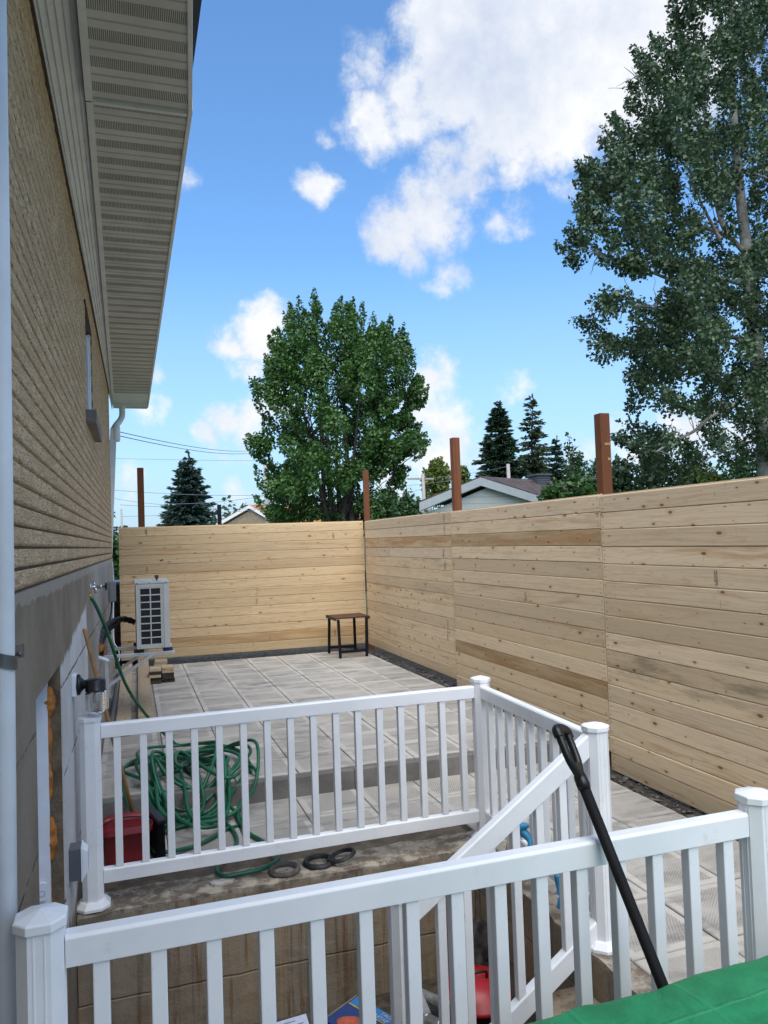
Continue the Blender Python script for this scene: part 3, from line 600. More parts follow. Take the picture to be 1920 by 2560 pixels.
# brick courses
b = MB(); b.smooth = True; nC = 34; ch = (BZ-FZ)/nC
WY0, WY1, WZ0, WZ1 = 6.30, 7.16, 2.96, 3.80          # window opening
ysamp = [HY0, -1, 0]+[.6+.032*i for i in range(int((HY1-.6)/.032)+1)]+[HY1]
rows_ = [(0, -.013), (.0085, -.013), (.0095, -.001), (.022, 0), (.038, 0), (.054, 0), (.0675, -.001)]
def brick_strip(yl, za, zb, c):
    V = []; 
    for (h, dpt) in rows_:
        z = za+(zb-za)*h/.0682
        for y in yl:
            e = 0
            if dpt > -.01:
                e = (.0022*noise.noise(Vector((c*3.7, y*30, z*40)))+.0022*noise.noise(Vector((c, y*75, z*90))))*(0 if dpt else 1)
                q = ((y+.1*(c % 2)+.03*math.sin(c*5)) % .205)
                if q < .012: e -= .004
            V.append((wx(y)+dpt+e, y, z))
    n = len(yl); base = len(b.v); Fa = []
    for r in range(len(rows_)-1):
        for i in range(n-1): Fa.append((r*n+i, r*n+i+1, (r+1)*n+i+1, (r+1)*n+i))
    k0 = len(b.f); b.add(V, Fa)
    for fi in range(k0, k0+n-1): b.mi[fi] = 1
for c in range(nC):
    za, zb = FZ+c*ch, FZ+(c+1)*ch
    if WZ0 < (za+zb)/2 < WZ1:
        brick_strip([y for y in ysamp if y <= WY0]+[WY0], za, zb, c); brick_strip([WY1]+[y for y in ysamp if y > WY1], za, zb, c)
        # far reveal: alternate bricks show their ends
        d0 = .0 if c % 2 else .012; xx = wx(WY1)
        b.add([(xx-.12, WY1+d0, za+.008), (xx-.001, WY1+d0, za+.008), (xx-.001, WY1+d0, zb-.001), (xx-.12, WY1+d0, zb-.001)], [(0, 1, 2, 3)])
    else: brick_strip(ysamp, za, zb, c)
# end return of the wall at the far corner
b.add([(wx(HY1)-8, HY1, FZ), (wx(HY1)-.003, HY1, FZ), (wx(HY1)-.003, HY1, BZ), (wx(HY1)-8, HY1, BZ)], [(0, 1, 2, 3)])
b.build('brick_wall', ['brick', 'mortar'], H)
# foundation with the basement door opening
DY0, DY1, DZ1 = 2.965, 3.885, 1.385
def slabY(b, y0, y1, z0, z1, off=0., t=.25):
    b.add([(wx(y0)+off, y0, z0), (wx(y1)+off, y1, z0), (wx(y1)+off, y1, z1), (wx(y0)+off, y0, z1), (wx(y0)-t, y0, z0), (wx(y1)-t, y1, z0), (wx(y1)-t, y1, z1), (wx(y0)-t, y0, z1)],
          [(0, 1, 2, 3), (7, 6, 5, 4), (0, 3, 7, 4), (1, 5, 6, 2), (3, 2, 6, 7), (0, 4, 5, 1)])
b = MB(); slabY(b, HY0, DY0, PZ-.1, FZ-.002, .006); slabY(b, DY0, DY1, DZ1, FZ-.002, .006)
slabY(b, DY1, HY1, PZ-.1, FZ-.002, .006); b.build('foundation', 'parge', H)
b = MB(); slabY(b, DY1-.012, DY1-.002, PZ-.1, DZ1, .0, .075); b.build('door_reveal', 'rough', H)
# basement door frame and door, set back in the opening
df = MB(); df.box((wx(3.8)-.20, 3.835, PZ), (wx(3.8)-.052, 3.871, 1.384)); df.build('door_frame', 'white_paint', H)
d_ = MB(); d_.box((-.56, 2.97, PZ), (-.52, 3.83, 1.384)); dr = d_.build('basement_door', 'white_paint', H)
b = MB(); rg = random.Random(4)
z = -.7
while z < 1.25:
    hh = rg.uniform(.08, .30); w = rg.choice((.007, .012, .018, .028)) if not (.62 < z < .95) else .016
    if z > 1.0: w = .03
    nk = 12; pts = [Vector((wx(3.86)-.056+.25*w+rg.uniform(-.05, .05)*w, 3.868-.25*w, z+hh*i/nk)) for i in range(nk+1)]
    b = MB(); b.tube(pts, [w*(.25+.75*math.sin(PI*(i+.4)/(nk+.8)))*rg.uniform(.82, 1.1) for i in range(nk+1)], 8); b.build('foam_seal', 'foam', H); z += hh*.85+(rg.uniform(.1, .25) if z < .6 else .02)
# window
b = MB(); b.add([(wx(WY0)-.14, WY0, WZ0), (wx(WY1)-.14, WY1, WZ0), (wx(WY1)-.14, WY1, WZ1), (wx(WY0)-.14, WY0, WZ1)], [(0, 1, 2, 3)]); 
win = b.build('window', 'pane', H)
b = MB(); xx = wx(WY1)
b.box((xx-.125, WY1-.06, WZ0+.0), (xx-.012, WY1-.002, WZ1-.03)); b.box((xx-.115, WY1-.11, WZ0+.0), (xx-.026, WY1-.062, WZ1-.06)); b.box((xx-.13, WY0+.002, WZ0), (xx-.05, WY0+.07, WZ1-.03)); b.box((xx-.13, WY0+.072, WZ1-.09), (xx-.05, WY1-.112, WZ1-.03))
b.build('window_frame', 'white_paint', win, bevel=.004)
b = MB(); b.box((xx-.13, 6.16, WZ0-.10), (wx(6.7)+.068, 7.34, WZ0-.004)); M['sill'] = simple('stone sill', (.20, .19, .18), .85, var=.25, scale=9, bump=.4, bscale=50); b.build('window_sill', 'sill', win, bevel=.006)
M['lintel'] = simple('rusty lintel', (.075, .05, .04), .8, var=.4, scale=20)
b = MB(); b.box((xx-.13, WY0-.12, WZ1-.026), (wx(6.7)+.006, WY1+.1, WZ1-.001)); b.build('lintel', 'lintel', win)
# fluted trim between brick and eave, eave soffit, fascia
SZ = 4.15; NB = 3.98       # soffit height; Y where the nearer, lower soffit section ends
sin_ = lambda y: -.157-.0052*(y-4.8)       # inner edge of soffit
sout = lambda y: .341-.0026*(y-3.0)        # outer edge
EY1 = 12.80
b = MB(); nfl = 6
for i in range(nfl):
    for part in (0, 1):
        pass
def band(y): return (wx(y)-.004, BZ-.025), (sin_(y), SZ+.02)
V = []; ysb = (HY0, NB, 6.5, 9, EY1-.02); prof = []
for i in range(nfl):
    t0, t1 = i/nfl, (i+1)/nfl; prof += [(t0, 0), (t0+.55/nfl, 0), (t0+.62/nfl, .011), (t1-.08/nfl, .011)]
prof.append((1, 0))
for (t, dp) in prof:
    for y in ysb:
        (xa, za), (xb, zb) = band(y); V.append((xa+(xb-xa)*t-dp*.5, y, za+(zb-za)*t+dp))
n = len(ysb); b.add(V, [(r*n+i, r*n+i+1, (r+1)*n+i+1, (r+1)*n+i) for r in range(len(prof)-1) for i in range(n-1)])
b.build('fluted_trim', 'trim', H)
b = MB(); b.add([(wx(HY0)+.012, HY0, BZ-.05), (wx(HY1)+.012, HY1, BZ-.05), (wx(HY1)+.012, HY1, BZ-.026), (wx(HY0)+.012, HY0, BZ-.026), (wx(HY0)-.02, HY0, BZ-.05), (wx(HY1)-.02, HY1, BZ-.05)], [(0, 1, 2, 3), (0, 4, 5, 1)]); b.build('drip_strip', 'lintel', H)
b = MB(); zt = .05
def soff(y0, y1, dz, dxo):
    b.add([(sin_(y0), y0, SZ+dz), (sout(y0)+dxo, y0, SZ+dz), (sout(y1)+dxo, y1, SZ+dz), (sin_(y1), y1, SZ+dz), (sin_(y0), y0, SZ+dz+zt), (sout(y0)+dxo, y0, SZ+dz+zt), (sout(y1)+dxo, y1, SZ+dz+zt), (sin_(y1), y1, SZ+dz+zt)],
          [(3, 2, 1, 0), (4, 5, 6, 7), (0, 1, 5, 4), (2, 3, 7, 6)])
soff(NB, 11.66, 0, 0); NK = 3.0
def sox(y): return -.004-.075*max(0, min(1, (NB-y)/(NB-NK)))
def soffn(y0, y1, dz):
    b.add([(sin_(y0), y0, SZ+dz), (sout(y0)+sox(y0), y0, SZ+dz), (sout(y1)+sox(y1), y1, SZ+dz), (sin_(y1), y1, SZ+dz), (sin_(y0), y0, SZ+dz+zt), (sout(y0)+sox(y0), y0, SZ+dz+zt), (sout(y1)+sox(y1), y1, SZ+dz+zt), (sin_(y1), y1, SZ+dz+zt)],
          [(3, 2, 1, 0), (4, 5, 6, 7), (0, 1, 5, 4), (2, 3, 7, 6)])
soffn(NK, NB-.003, -.03); soffn(HY0, NK-.001, -.03)
b.build('soffit', 'soffit', H)
# plain boxed end of the eave
b = MB()
for i, (ya, yb, dz) in enumerate(((11.664, 12.12, -.012), (12.124, 12.5, -.006), (12.504, EY1, -.014))): b.box((sin_(12), ya, SZ+dz), (sout(12)-.004, yb, SZ+.05))
b.box((sin_(12), EY1+.002, SZ-.03), (sout(12)+.004, EY1+.03, SZ+.16)); b.build('eave_end', 'trim', H, bevel=.004)
b = MB()
for ya, yb, dz, da, db in ((NB+.002, 12.83, 0, 0, 0), (NK, NB, -.03, sox(NK), sox(NB)), (HY0, NK-.001, -.03, sox(NK), sox(NK))):
    b.add([(sout(ya)+da, ya, SZ+dz-.012), (sout(ya)+da+.022, ya, SZ+dz-.012), (sout(yb)+db+.022, yb, SZ+dz-.012), (sout(yb)+db, yb, SZ+dz-.012),
           (sout(ya)+da, ya, SZ+dz+.15), (sout(ya)+da+.022, ya, SZ+dz+.15), (sout(yb)+db+.022, yb, SZ+dz+.15), (sout(yb)+db, yb, SZ+dz+.15)], [(3, 2, 1, 0), (4, 5, 6, 7), (0, 1, 5, 4), (1, 2, 6, 5), (2, 3, 7, 6), (3, 0, 4, 7)])
    b.box((sin_(6)-.0, ya, SZ+dz-.010), (sin_(6)+.035, yb, SZ+dz-.002)) if False else None
b.build('fascia', 'trim', H, bevel=.003)
b = MB()       # J-channel along the inner edge
for ya, yb, dz in ((NB+.002, 11.66, 0), (HY0, NB-.002, -.03)):
    b.add([(sin_(ya)-.004, ya, SZ+dz-.014), (sin_(ya)+.03, ya, SZ+dz-.014), (sin_(yb)+.03, yb, SZ+dz-.014), (sin_(yb)-.004, yb, SZ+dz-.014), (sin_(ya)-.004, ya, SZ+dz+.03), (sin_(ya)+.03, ya, SZ+dz-.002), (sin_(yb)+.03, yb, SZ+dz-.002), (sin_(yb)-.004, yb, SZ+dz+.03)], [(3, 2, 1, 0), (0, 1, 5, 4), (1, 2, 6, 5), (3, 0, 4, 7)])
b.box((sin_(NB)-.004, NB-.012, SZ-.044), (sout(NB)-.01, NB+.012, SZ-.006))
b.build('edge_channel', 'trim', H)
# roof: dark drip edge, roof slopes, body of the house
b = MB(); b.box((.24, HY0, SZ+.125), (.352, 4.35, SZ+.165)); b.box((.30, 4.352, SZ+.152), (.352, 12.85, SZ+.18)); b.build('roof_edge', 'roof_edge', H)
b = MB(); b.add([(.30, HY0, SZ+.18), (.30, 12.85, SZ+.18), (-4.2, 9.5, SZ+1.6), (-4.2, HY0, SZ+1.6), (-8.8, HY0, SZ+.18), (-8.8, 12.85, SZ+.18)], [(0, 1, 2, 3), (3, 2, 5, 4), (1, 5, 2), (0, 3, 4)]); b.build('roof', 'shingle', H)
b = MB(); b.box((-8.3, HY0+.01, FZ-.5), (-.62, HY1-.01, SZ+.15)); b.build('inner_wall', 'lintel', H)
# downspout at the far corner
b = MB(); p = [at(305, 1020, 12.5), at(305, 1040, 12.45), at(291, 1062, 12.1), at(284, 1074, 12.0), at(282, 1100, 12.0), at(276, 1300, 12.0), at(274, 1500, 12.0)]
b.prism([(-.045, -.03), (.045, -.03), (.045, .03), (-.045, .03)], p[3]+Vector((.0, 0, .02)), at(268, 1520, 12.0), (1, 0, 0), (0, 1, 0))
b.tube(smooth_path([p[0]+Vector((0, 0, .02)), p[1], at(298, 1054, 12.25), p[2], p[3]], 4), .047, 8)
b.build('downspout', 'vinyl', H, bevel=.006)
b = MB(); b.lathe([(.05, 0), (.062, .02), (.062, .22), (.02, .28)], at(290, 1104, 12.02), (0, 0, 1), 10); b.build('service_mast_cap', 'vinyl', H)
# ------------------------------------------------------------------ things on the house wall
cp = thing('conduit_pipe', (-.312, 2.1, 0), 'white vertical pipe held to the wall by a steel strap at the left edge', 'pipe')
b = MB(); b.tube([(-.314, 2.1, -.0), (-.3, 2.1, 1.9), (-.288, 2.1, 5.0)], .0295, 24)
b.box((-.300, 2.083, .0), (-.2715, 2.092, 4.06)) if False else None
b.build('pipe', 'white_paint', cp)
b = MB()
for dz in (0,):
    ring = [Vector((-.3005+.0345*math.cos(a), 2.1+.0345*math.sin(a), 1.642-.012*math.cos(a))) for a in [R(-150+q*10) for q in range(31)]]
    for a, c in zip(ring[:-1], ring[1:]):
        b.add([a+Vector((0, 0, -.017)), c+Vector((0, 0, -.017)), c+Vector((0, 0, .017)), a+Vector((0, 0, .017))], [(0, 1, 2, 3)])
b.obox((-.272, 2.135, 1.652), ((.5, .9, 0), (-.9, .5, 0), (0, 0, 1)), (.05, .004, .034)); b.lathe([(.006, 0), (.006, .008), (.003, .010)], (-.2675, 2.118, 1.648), (.8, -.6, 0), 10)
so = b.build('strap', 'galv', cp); so.modifiers.new('thick', 'SOLIDIFY').thickness = .002
# jelly-jar wall lamp
LY = 4.45; lx = wx(LY)+.006; lz = 1.187
lt = thing('wall_lamp', (lx, LY, lz), 'black wall lamp with ribbed clear glass jar on the painted foundation', 'lamp')
b = MB(); b.obox((lx+.010, LY, lz), ((0, 1, 0), (0, 0, 1), (1, 0, 0)), (.10, .112, .024)); b.build('mounting_block', 'white_paint', lt, bevel=.004)
jx = -.188
b = MB(); b.lathe([(.0, 0), (.055, 0), (.055, .016), (.040, .022), (.026, .034), (.018, .052), (.016, jx-lx-.025)], (lx+.022, LY, lz-.002), (1, 0, 0), 28); b.build('base', 'black_plastic', lt)
b = MB(); b.lathe([(.0, .062), (.048, .061), (.052, .055), (.052, .008), (.054, .006), (.054, 0), (.0, .0)], (jx, LY, lz-.040), (0, 0, 1), 32); b.build('cap', 'black_plastic', lt)
prof = [(.047, 0)]
for i in range(9): zz = -.008-i*.0105; prof += [(.0525, zz), (.0555, zz-.004), (.0525, zz-.008)]
prof += [(.052, -.104), (.044, -.114), (.0, -.115)]
inner = [(.0, -.112), (.042, -.111), (.0495, -.10), (.0495, -.006), (.044, 0)]
b = MB(); b.lathe(prof+inner, (jx, LY, lz-.041), (0, 0, 1), 32, caps=False); b.build('glass_jar', 'glass', lt)
b = MB(); b.lathe([(.010, 0), (.010, -.016), (.017, -.034), (.018, -.046), (.012, -.060), (0, -.064)], (jx, LY, lz-.042), (0, 0, 1), 18); b.build('bulb', 'can_white', lt)
# outlet box
oy = 4.10; ox = wx(oy)+.006
ot = thing('outlet_box', (ox, oy, .39), 'grey outlet box with white cover on the foundation beside the railing post', 'outlet box')
b = MB(); b.box((ox, oy-.052, .317), (ox+.052, oy+.052, .467)); b.build('box', 'dark_grey_box', ot, bevel=.003)
b = MB(); b.box((ox+.053, oy-.056, .312), (ox+.060, oy+.056, .472)); b.add([(ox+.0605, oy-.052, .318), (ox+.0605, oy+.052, .318), (ox+.0605, oy+.052, .466), (ox+.0605, oy-.052, .466), (ox+.084, oy-.04, .35), (ox+.084, oy+.04, .35), (ox+.084, oy+.04, .445), (ox+.084, oy-.04, .445)], [(0, 1, 5, 4), (1, 2, 6, 5), (2, 3, 7, 6), (3, 0, 4, 7), (4, 5, 6, 7)])
b.build('cover', 'white_paint', ot, bevel=.002)
# doorbell
bl = thing('doorbell', (-.404, 3.833, .385), 'small white rounded doorbell button on the white door frame', 'doorbell')
def rrect(w, h, r, n=6):
    P = []
    for cx, cy, a0 in ((w/2-r, h/2-r, 0), (-w/2+r, h/2-r, 90), (-w/2+r, -h/2+r, 180), (w/2-r, -h/2+r, 270)):
        for i in range(n+1): a = R(a0+90*i/n); P.append((cx+r*math.cos(a), cy+r*math.sin(a)))
    return P
b = MB(); b.prism(rrect(.038, .083, .012), (-.404, 3.834, .382), (-.404, 3.820, .382), (1, 0, 0), (0, 0, 1)); b.build('body', 'white_paint', bl, bevel=.003)
b = MB(); c0 = Vector((-.404, 3.8188, .374)); rg_ = [[c0+Vector((r*math.cos(2*PI*i/28), 0, r*math.sin(2*PI*i/28))) for i in range(28)] for r in (.0118, .0136)]
b.add(rg_[0]+rg_[1], [(i, (i+1) % 28, 28+(i+1) % 28, 28+i) for i in range(28)]); b.build('button_ring', 'dark_grey_box', bl)
# hose bib
by = 6.10; bx = wx(by)+.006; bz = 1.625
tp = thing('outdoor_tap', (bx, by, bz), 'chrome outdoor tap with black cross handle on the foundation', 'tap')
b = MB(); b.lathe([(.0, 0), (.030, 0), (.030, .006), (.014, .010), (.014, .065), (.017, .067), (.017, .085), (.0, .086)], (bx, by, bz), (1, 0, .02), 18)
b.tube([(bx+.035, by, bz), (bx+.04, by-.005, bz-.02), (bx+.043, by-.01, bz-.042)], .012, 12); b.tube([(bx+.03, by, bz+.01), (bx+.03, by, bz+.035)], .010, 10); b.build('body', 'chrome', tp)
b = MB(); b.tube([(bx+.086, by, bz), (bx+.11, by, bz)], .007, 10)
for a in range(4):
    ca, sa = math.cos(R(45+90*a)), math.sin(R(45+90*a)); b.obox((bx+.112, by+.017*ca, bz+.017*sa), ((0, ca, sa), (0, -sa, ca), (1, 0, 0)), (.030, .016, .014))
b.build('handle', 'black_plastic', tp, bevel=.004)
# electrical disconnect and its cable
eb = thing('disconnect_box', (wx(9.3), 9.3, 1.42), 'grey electrical disconnect box near the far house corner', 'electrical box')
ex = wx(9.35)+.006
b = MB(); b.box((ex, 9.27, 1.30), (ex+.075, 9.45, 1.535)); b.build('enclosure', 'grey_box', eb, bevel=.005)
b = MB(); b.box((ex+.02, 9.262, 1.31), (ex+.088, 9.268, 1.525)); b.build('door', 'grey_box', eb, bevel=.003)
b = MB(); b.tube(smooth_path([(ex+.04, 9.32, 1.30), (ex+.035, 9.2, 1.2), (ex+.02, 8.9, 1.10), (ex+.03, 8.6, 1.02)], 5), .011, 8); b.build('whip_cable', 'black_rubber', eb)
b = MB(); q = [at(281, 1405, 10.9), at(284, 1460, 10.9), at(283, 1540, 10.6), at(284, 1600, 10.3), at(296, 1625, 10.2), at(299, 1645, 10.2), at(296, 1655, 10.1)]
tag(b.tube(smooth_path(q, 6), .007, 6).build('white_cable', 'white_paint'), 'thin white cable hanging down the far corner of the house', 'cable')
# ------------------------------------------------------------------ heat pump on its wall bracket
UX0, UX1, UY0, UY1, UZ0, UZ1 = .045, .365, 8.0, 8.80, .905, 1.565
hp = thing('heat_pump', ((UX0+UX1)/2, 8.4, UZ0), 'pale grey heat pump unit with black slotted end grille on wall brackets', 'heat pump')
b = MB(); b.box((UX0, UY0+.012, UZ0), (UX1, UY1, UZ1-.022)); b.build('casing', 'unit', hp, bevel=.012)
b = MB(); b.box((UX0-.005, UY0+.004, UZ1-.020), (UX1+.005, UY1+.005, UZ1)); b.box((UX0+.05, UY0+.1, UZ1+.001), (UX0+.13, UY1-.1, UZ1+.006)); b.box((UX0+.18, UY0+.1, UZ1+.001), (UX0+.26, UY1-.1, UZ1+.006)); b.build('top_cover', 'unit', hp, bevel=.004)
gx0, gx1, gz0, gz1 = UX0+.035, UX0+.248, UZ0+.035, UZ1-.055
b = MB(); b.box((gx0, UY0+.008, gz0), (gx1, UY0+.0115, gz1))
for i in range(40): zz = gz0+(gz1-gz0)*i/40; b.box((gx0, UY0+.0055, zz), (gx1, UY0+.0078, zz+.0035))
b.build('coil_fins', 'unit_dark', hp)
b = MB(); nw, nh = 2, 8; bar = .012; cw = (gx1-gx0-bar)/nw; chh = (gz1-gz0-bar)/nh
for i in range(nw+1): b.box((gx0+i*cw, UY0-.001, gz0), (gx0+i*cw+bar, UY0+.005, gz1))
for i in range(nw):
    for j in range(nh+1): b.box((gx0+i*cw+bar+.0005, UY0-.0005, gz0+j*chh), (gx0+(i+1)*cw-.0005, UY0+.0045, gz0+j*chh+bar))
b.box((gx0-.03, UY0-.002, UZ0+.004), (gx0-.001, UY0+.011, UZ1-.024)); b.box((gx1+.001, UY0-.002, UZ0+.004), (gx1+.014, UY0+.011, UZ1-.024)); b.box((gx0-.0008, UY0-.002, UZ0+.004), (gx1+.0008, UY0+.011, gz0-.0008)); b.box((gx0-.0008, UY0-.002, gz1+.0008), (gx1+.0008, UY0+.011, UZ1-.024))
b.box((gx1+.017, UY0-.004, UZ0+.004), (UX1+.001, UY0+.011, UZ1-.024))
b.build('grille', 'unit', hp, bevel=.002)
b = MB()
for px_, pz_ in ((gx0-.015, UZ1-.012), (gx0+.1, UZ1-.011), (UX1-.03, UZ1-.012), (gx0, UZ0+.018), (gx1-.01, UZ0+.018)): b = MB(); b.lathe([(.0, 0), (.005, 0), (.005, .004), (.0, .005)], (px_, UY0+.002, pz_), (0, -1, 0), 8); b.build('screw', 'screw', hp)
b = MB(); b.tube([(UX0+.21, UY0+.12, UZ1), (UX0+.21, UY0+.12, UZ1+.03)], .010, 10); b.box((UX0+.19, UY0+.10, UZ1+.024), (UX0+.228, UY0+.14, UZ1+.058)); b.build('top_fitting', 'dark_wood', hp, bevel=.004)
b = MB(); b.lathe([(.20, 0), (.205, .006), (.19, .012), (.06, .014), (.0, .014)], (UX1+.001, 8.45, UZ0+.33), (1, 0, 0), 32); b.build('fan_grille', 'unit_dark', hp)
for x_, y_, mt_ in ((UX0-.005, UY0+.03, 'black_rubber'), (UX1-.05, UY0+.03, 'blue_pad'), (UX0-.005, UY1-.2, 'black_rubber'), (UX1-.05, UY1-.2, 'black_rubber')):
    b = MB(); b.box((x_-.02, y_, UZ0-.034), (x_+.075, y_+.055, UZ0-.001)); b.build('rubber_foot', mt_, hp, bevel=.005)
wb = thing('wall_bracket', (wx(8), 8.1, .85), 'grey metal wall bracket with slanted struts carrying the heat pump', 'bracket')
for y_ in (8.03, 8.62):
    b = MB(); xw = wx(y_)+.008; b.box((xw, y_, .835), (UX1+.045, y_+.045, .868)); b.box((xw, y_, .35), (xw+.035, y_+.045, .833)); b.obox(((xw+.02+.20)/2+.0, y_+.0225, .705), ((.20-xw, 0, .30), (0, 1, 0), (-.30, 0, .20-xw)), (.50, .043, .028)); b.build('arm', 'alu', wb, bevel=.003)
b = MB(); b.box((wx(8.3)+.0085, 8.08, .80), (wx(8.3)+.04, 8.615, .83)); b.build('cross_rail', 'alu', wb, bevel=.003)
ls = thing('refrigerant_line', (wx(8), 7.9, 1.1), 'black insulated pipe bundle curving from the house wall to the heat pump', 'pipe')
P_ = [at(243, 1622, 7.15)+Vector((.02, 0, 0)), at(249, 1600, 7.35), at(257, 1580, 7.65), at(270, 1563, 8.0), at(290, 1551, 8.35), at(314, 1548, 8.6), at(338, 1556, 8.62)]
b = MB(); b.tube(smooth_path(P_, 7), [.030+.004*math.sin(i*1.7) for i in range(6*7+1)], 12); b.build('insulation', 'black_rubber', ls)
b = MB(); b.tube(smooth_path([p+Vector((.02, -.03, -.035)) for p in P_[:5]], 7), .018, 10); b.build('drain_tube', 'matte_black', ls)
b = MB(); rg = random.Random(2)
for i in range(9): c = P_[0]+Vector((rg.uniform(-.03, .02), rg.uniform(-.03, .03), rg.uniform(-.05, .05))); b.lathe([(0, -.03), (.024, -.018), (.032, 0), (.024, .018), (0, .03)], c, (rg.uniform(-1, 1), rg.uniform(-1, 1), 1), 8)
b.build('foam_plug', 'rust_foam', ls)
b = MB(); b.tube([at(236, 1641, 7.1), at(262, 1649, 7.1), at(272, 1654, 7.1)], [.018, .018, .015], 12); b.build('drain_stub', 'white_paint', ls)
# ------------------------------------------------------------------ timber fences
def fx(y): return 3.66+.0045*(y-5.44)
rg = random.Random(11)
fr = thing('timber_fence', (3.68, 7, 0), 'long fence of pale horizontal boards running along the right side of the patio', 'fence')
W3 = ['board_grey', 'screw', 'ink']
def sect(y0, y1, n, pitch, ztop, rows, stamps=(), splits=None):
    mb = MB(); p0 = Vector((fx(y0), y0, ztop-n*pitch)); p1 = Vector((fx(y1), y1, 0)); d = p1-p0; d.z = 0; Ln = d.length; dn = Vector((-1, 0, 0))
    boards(mb, p0, d, dn, Ln-.004, pitch, n, .038, rows, rg, splits)
    for (u, k, h) in stamps: stamp(mb, p0+d.normalized()*u+Vector((0, 0, (k+.5)*pitch)), d, dn, h, rows=int(h/.009))
    return mb.build('board_panel', W3, fr)
# board rows listed from the lowest: (tone, grime)
near = [(.2,.1),(.1,.1),(.25,.15),(.15,.2),(.1,.1),(.35,.7),(.3,1.),(.15,.3),(.2,.1),(.3,.1),(.0,.25),(.05,.1),(.25,.15),(.1,.1),(.05,.05),(.15,.1)]
mid = [(.3,.1),(.35,.1),(.4,.15),(1.0,.2),(.35,.2),(.5,.15),(.35,.1),(.25,.1),(.3,.3),(.4,.15),(.2,.1),(.15,.35),(.9,.2),(.35,.4),(.3,.3)]
far = [(.45,.1),(.4,.1),(.5,.2),(.4,.2),(.35,.1),(.4,.15),(.5,.6),(.4,.5),(.55,.3),(.35,.7),(.15,.3),(.95,.35),(.35,.3),(.3,.2)]
sect(1.2, 5.436, 16, .1387, 2.196, near, [(2.95, 11, .11)])
sect(5.444, 8.556, 15, .1387, 2.204, mid, [(2.45, 10, .05), (1.32, 8, .09)])
sect(8.564, 12.19, 14, .1435, 2.211, far, [(.2, 13, .12), (.2, 12, .12), (.25, 10, .12), (.22, 9, .12), (.2, 4, .12), (.22, 3, .12)], {10: 2.35})
def post(parent, x, y, zt, yaw=0., marks=(), s=.092):
    mb = MB(); r_ = random.Random(int(x*100+y*7)); z0 = -.3
    ca, sa = math.cos(yaw), math.sin(yaw)
    wood_box(mb, (x, y, (z0+zt)/2), ((0, 0, 1), (ca, sa, 0), (-sa, ca, 0)), (zt-z0, s, s), r_, tone=r_.uniform(-.1, .6), grime=.4)
    p = mb.build('post', 'post_brown', parent, bevel=.005)
    if marks:
        if 'bare_wood' not in M: M['bare_wood'] = simple('bare wood patch', (.36, .20, .09), .8)
        for (u0, u1, z_, h) in marks: b = MB(); b.box((x-s/2+u0*s, y-s/2-.0025, z_), (x-s/2+u1*s, y-s/2-.0006, z_+h)); b.build('bare_patch', 'bare_wood', p)
post(fr, 3.752, 5.49, 2.882, 0, [(.35, .98, 2.615, .02), (.62, .98, 2.49, .022)])
post(fr, 3.765, 8.56, 3.10, .05)
post(fr, 3.765, 12.28, 3.06, -.15)
post(fr, 3.752, 2.3, 2.9)
fb = thing('timber_fence', (1.8, 12.25, 0), 'back fence of yellow boards closing the far end of the patio', 'fence')
mb = MB(); p0 = Vector((-.150, 12.36, .212)); p1 = Vector((3.672, 12.215, 0)); d = p1-p0; d.z = 0; dn = Vector((d.y, -d.x, 0)).normalized()
back = [(.5,.0),(1.0,.25),(.55,.1),(.6,.1),(.3,.05),(.35,.1),(.55,.3),(.3,.05),(.45,.05),(.3,.05),(.35,.1),(.5,.35),(.3,.0),(.4,.05)]
boards(mb, p0, d, dn, d.length, .1432, 14, .038, back, rg, {6: 2.05})
for (u, k_, h) in ((.40, 13, .10), (.40, 9, .10), (3.32, 12, .10), (2.05, 5, .09), (3.3, 1, .09)): stamp(mb, p0+d.normalized()*u+Vector((0, 0, (k_+.5)*.1432)), d, dn, h, rows=8)
stamp(mb, p0+d.normalized()*.62+Vector((0, 0, 10.5*.1432)), d, dn, .05, w=.05, cols=2, rows=1); stamp(mb, p0+d.normalized()*.85+Vector((0, 0, 10.5*.1432)), d, dn, .03, w=.03, cols=1, rows=2)
mb.build('board_panel', ['board_warm', 'screw', 'ink'], fb)
post(fb, .186, 12.43, 3.135, .06)
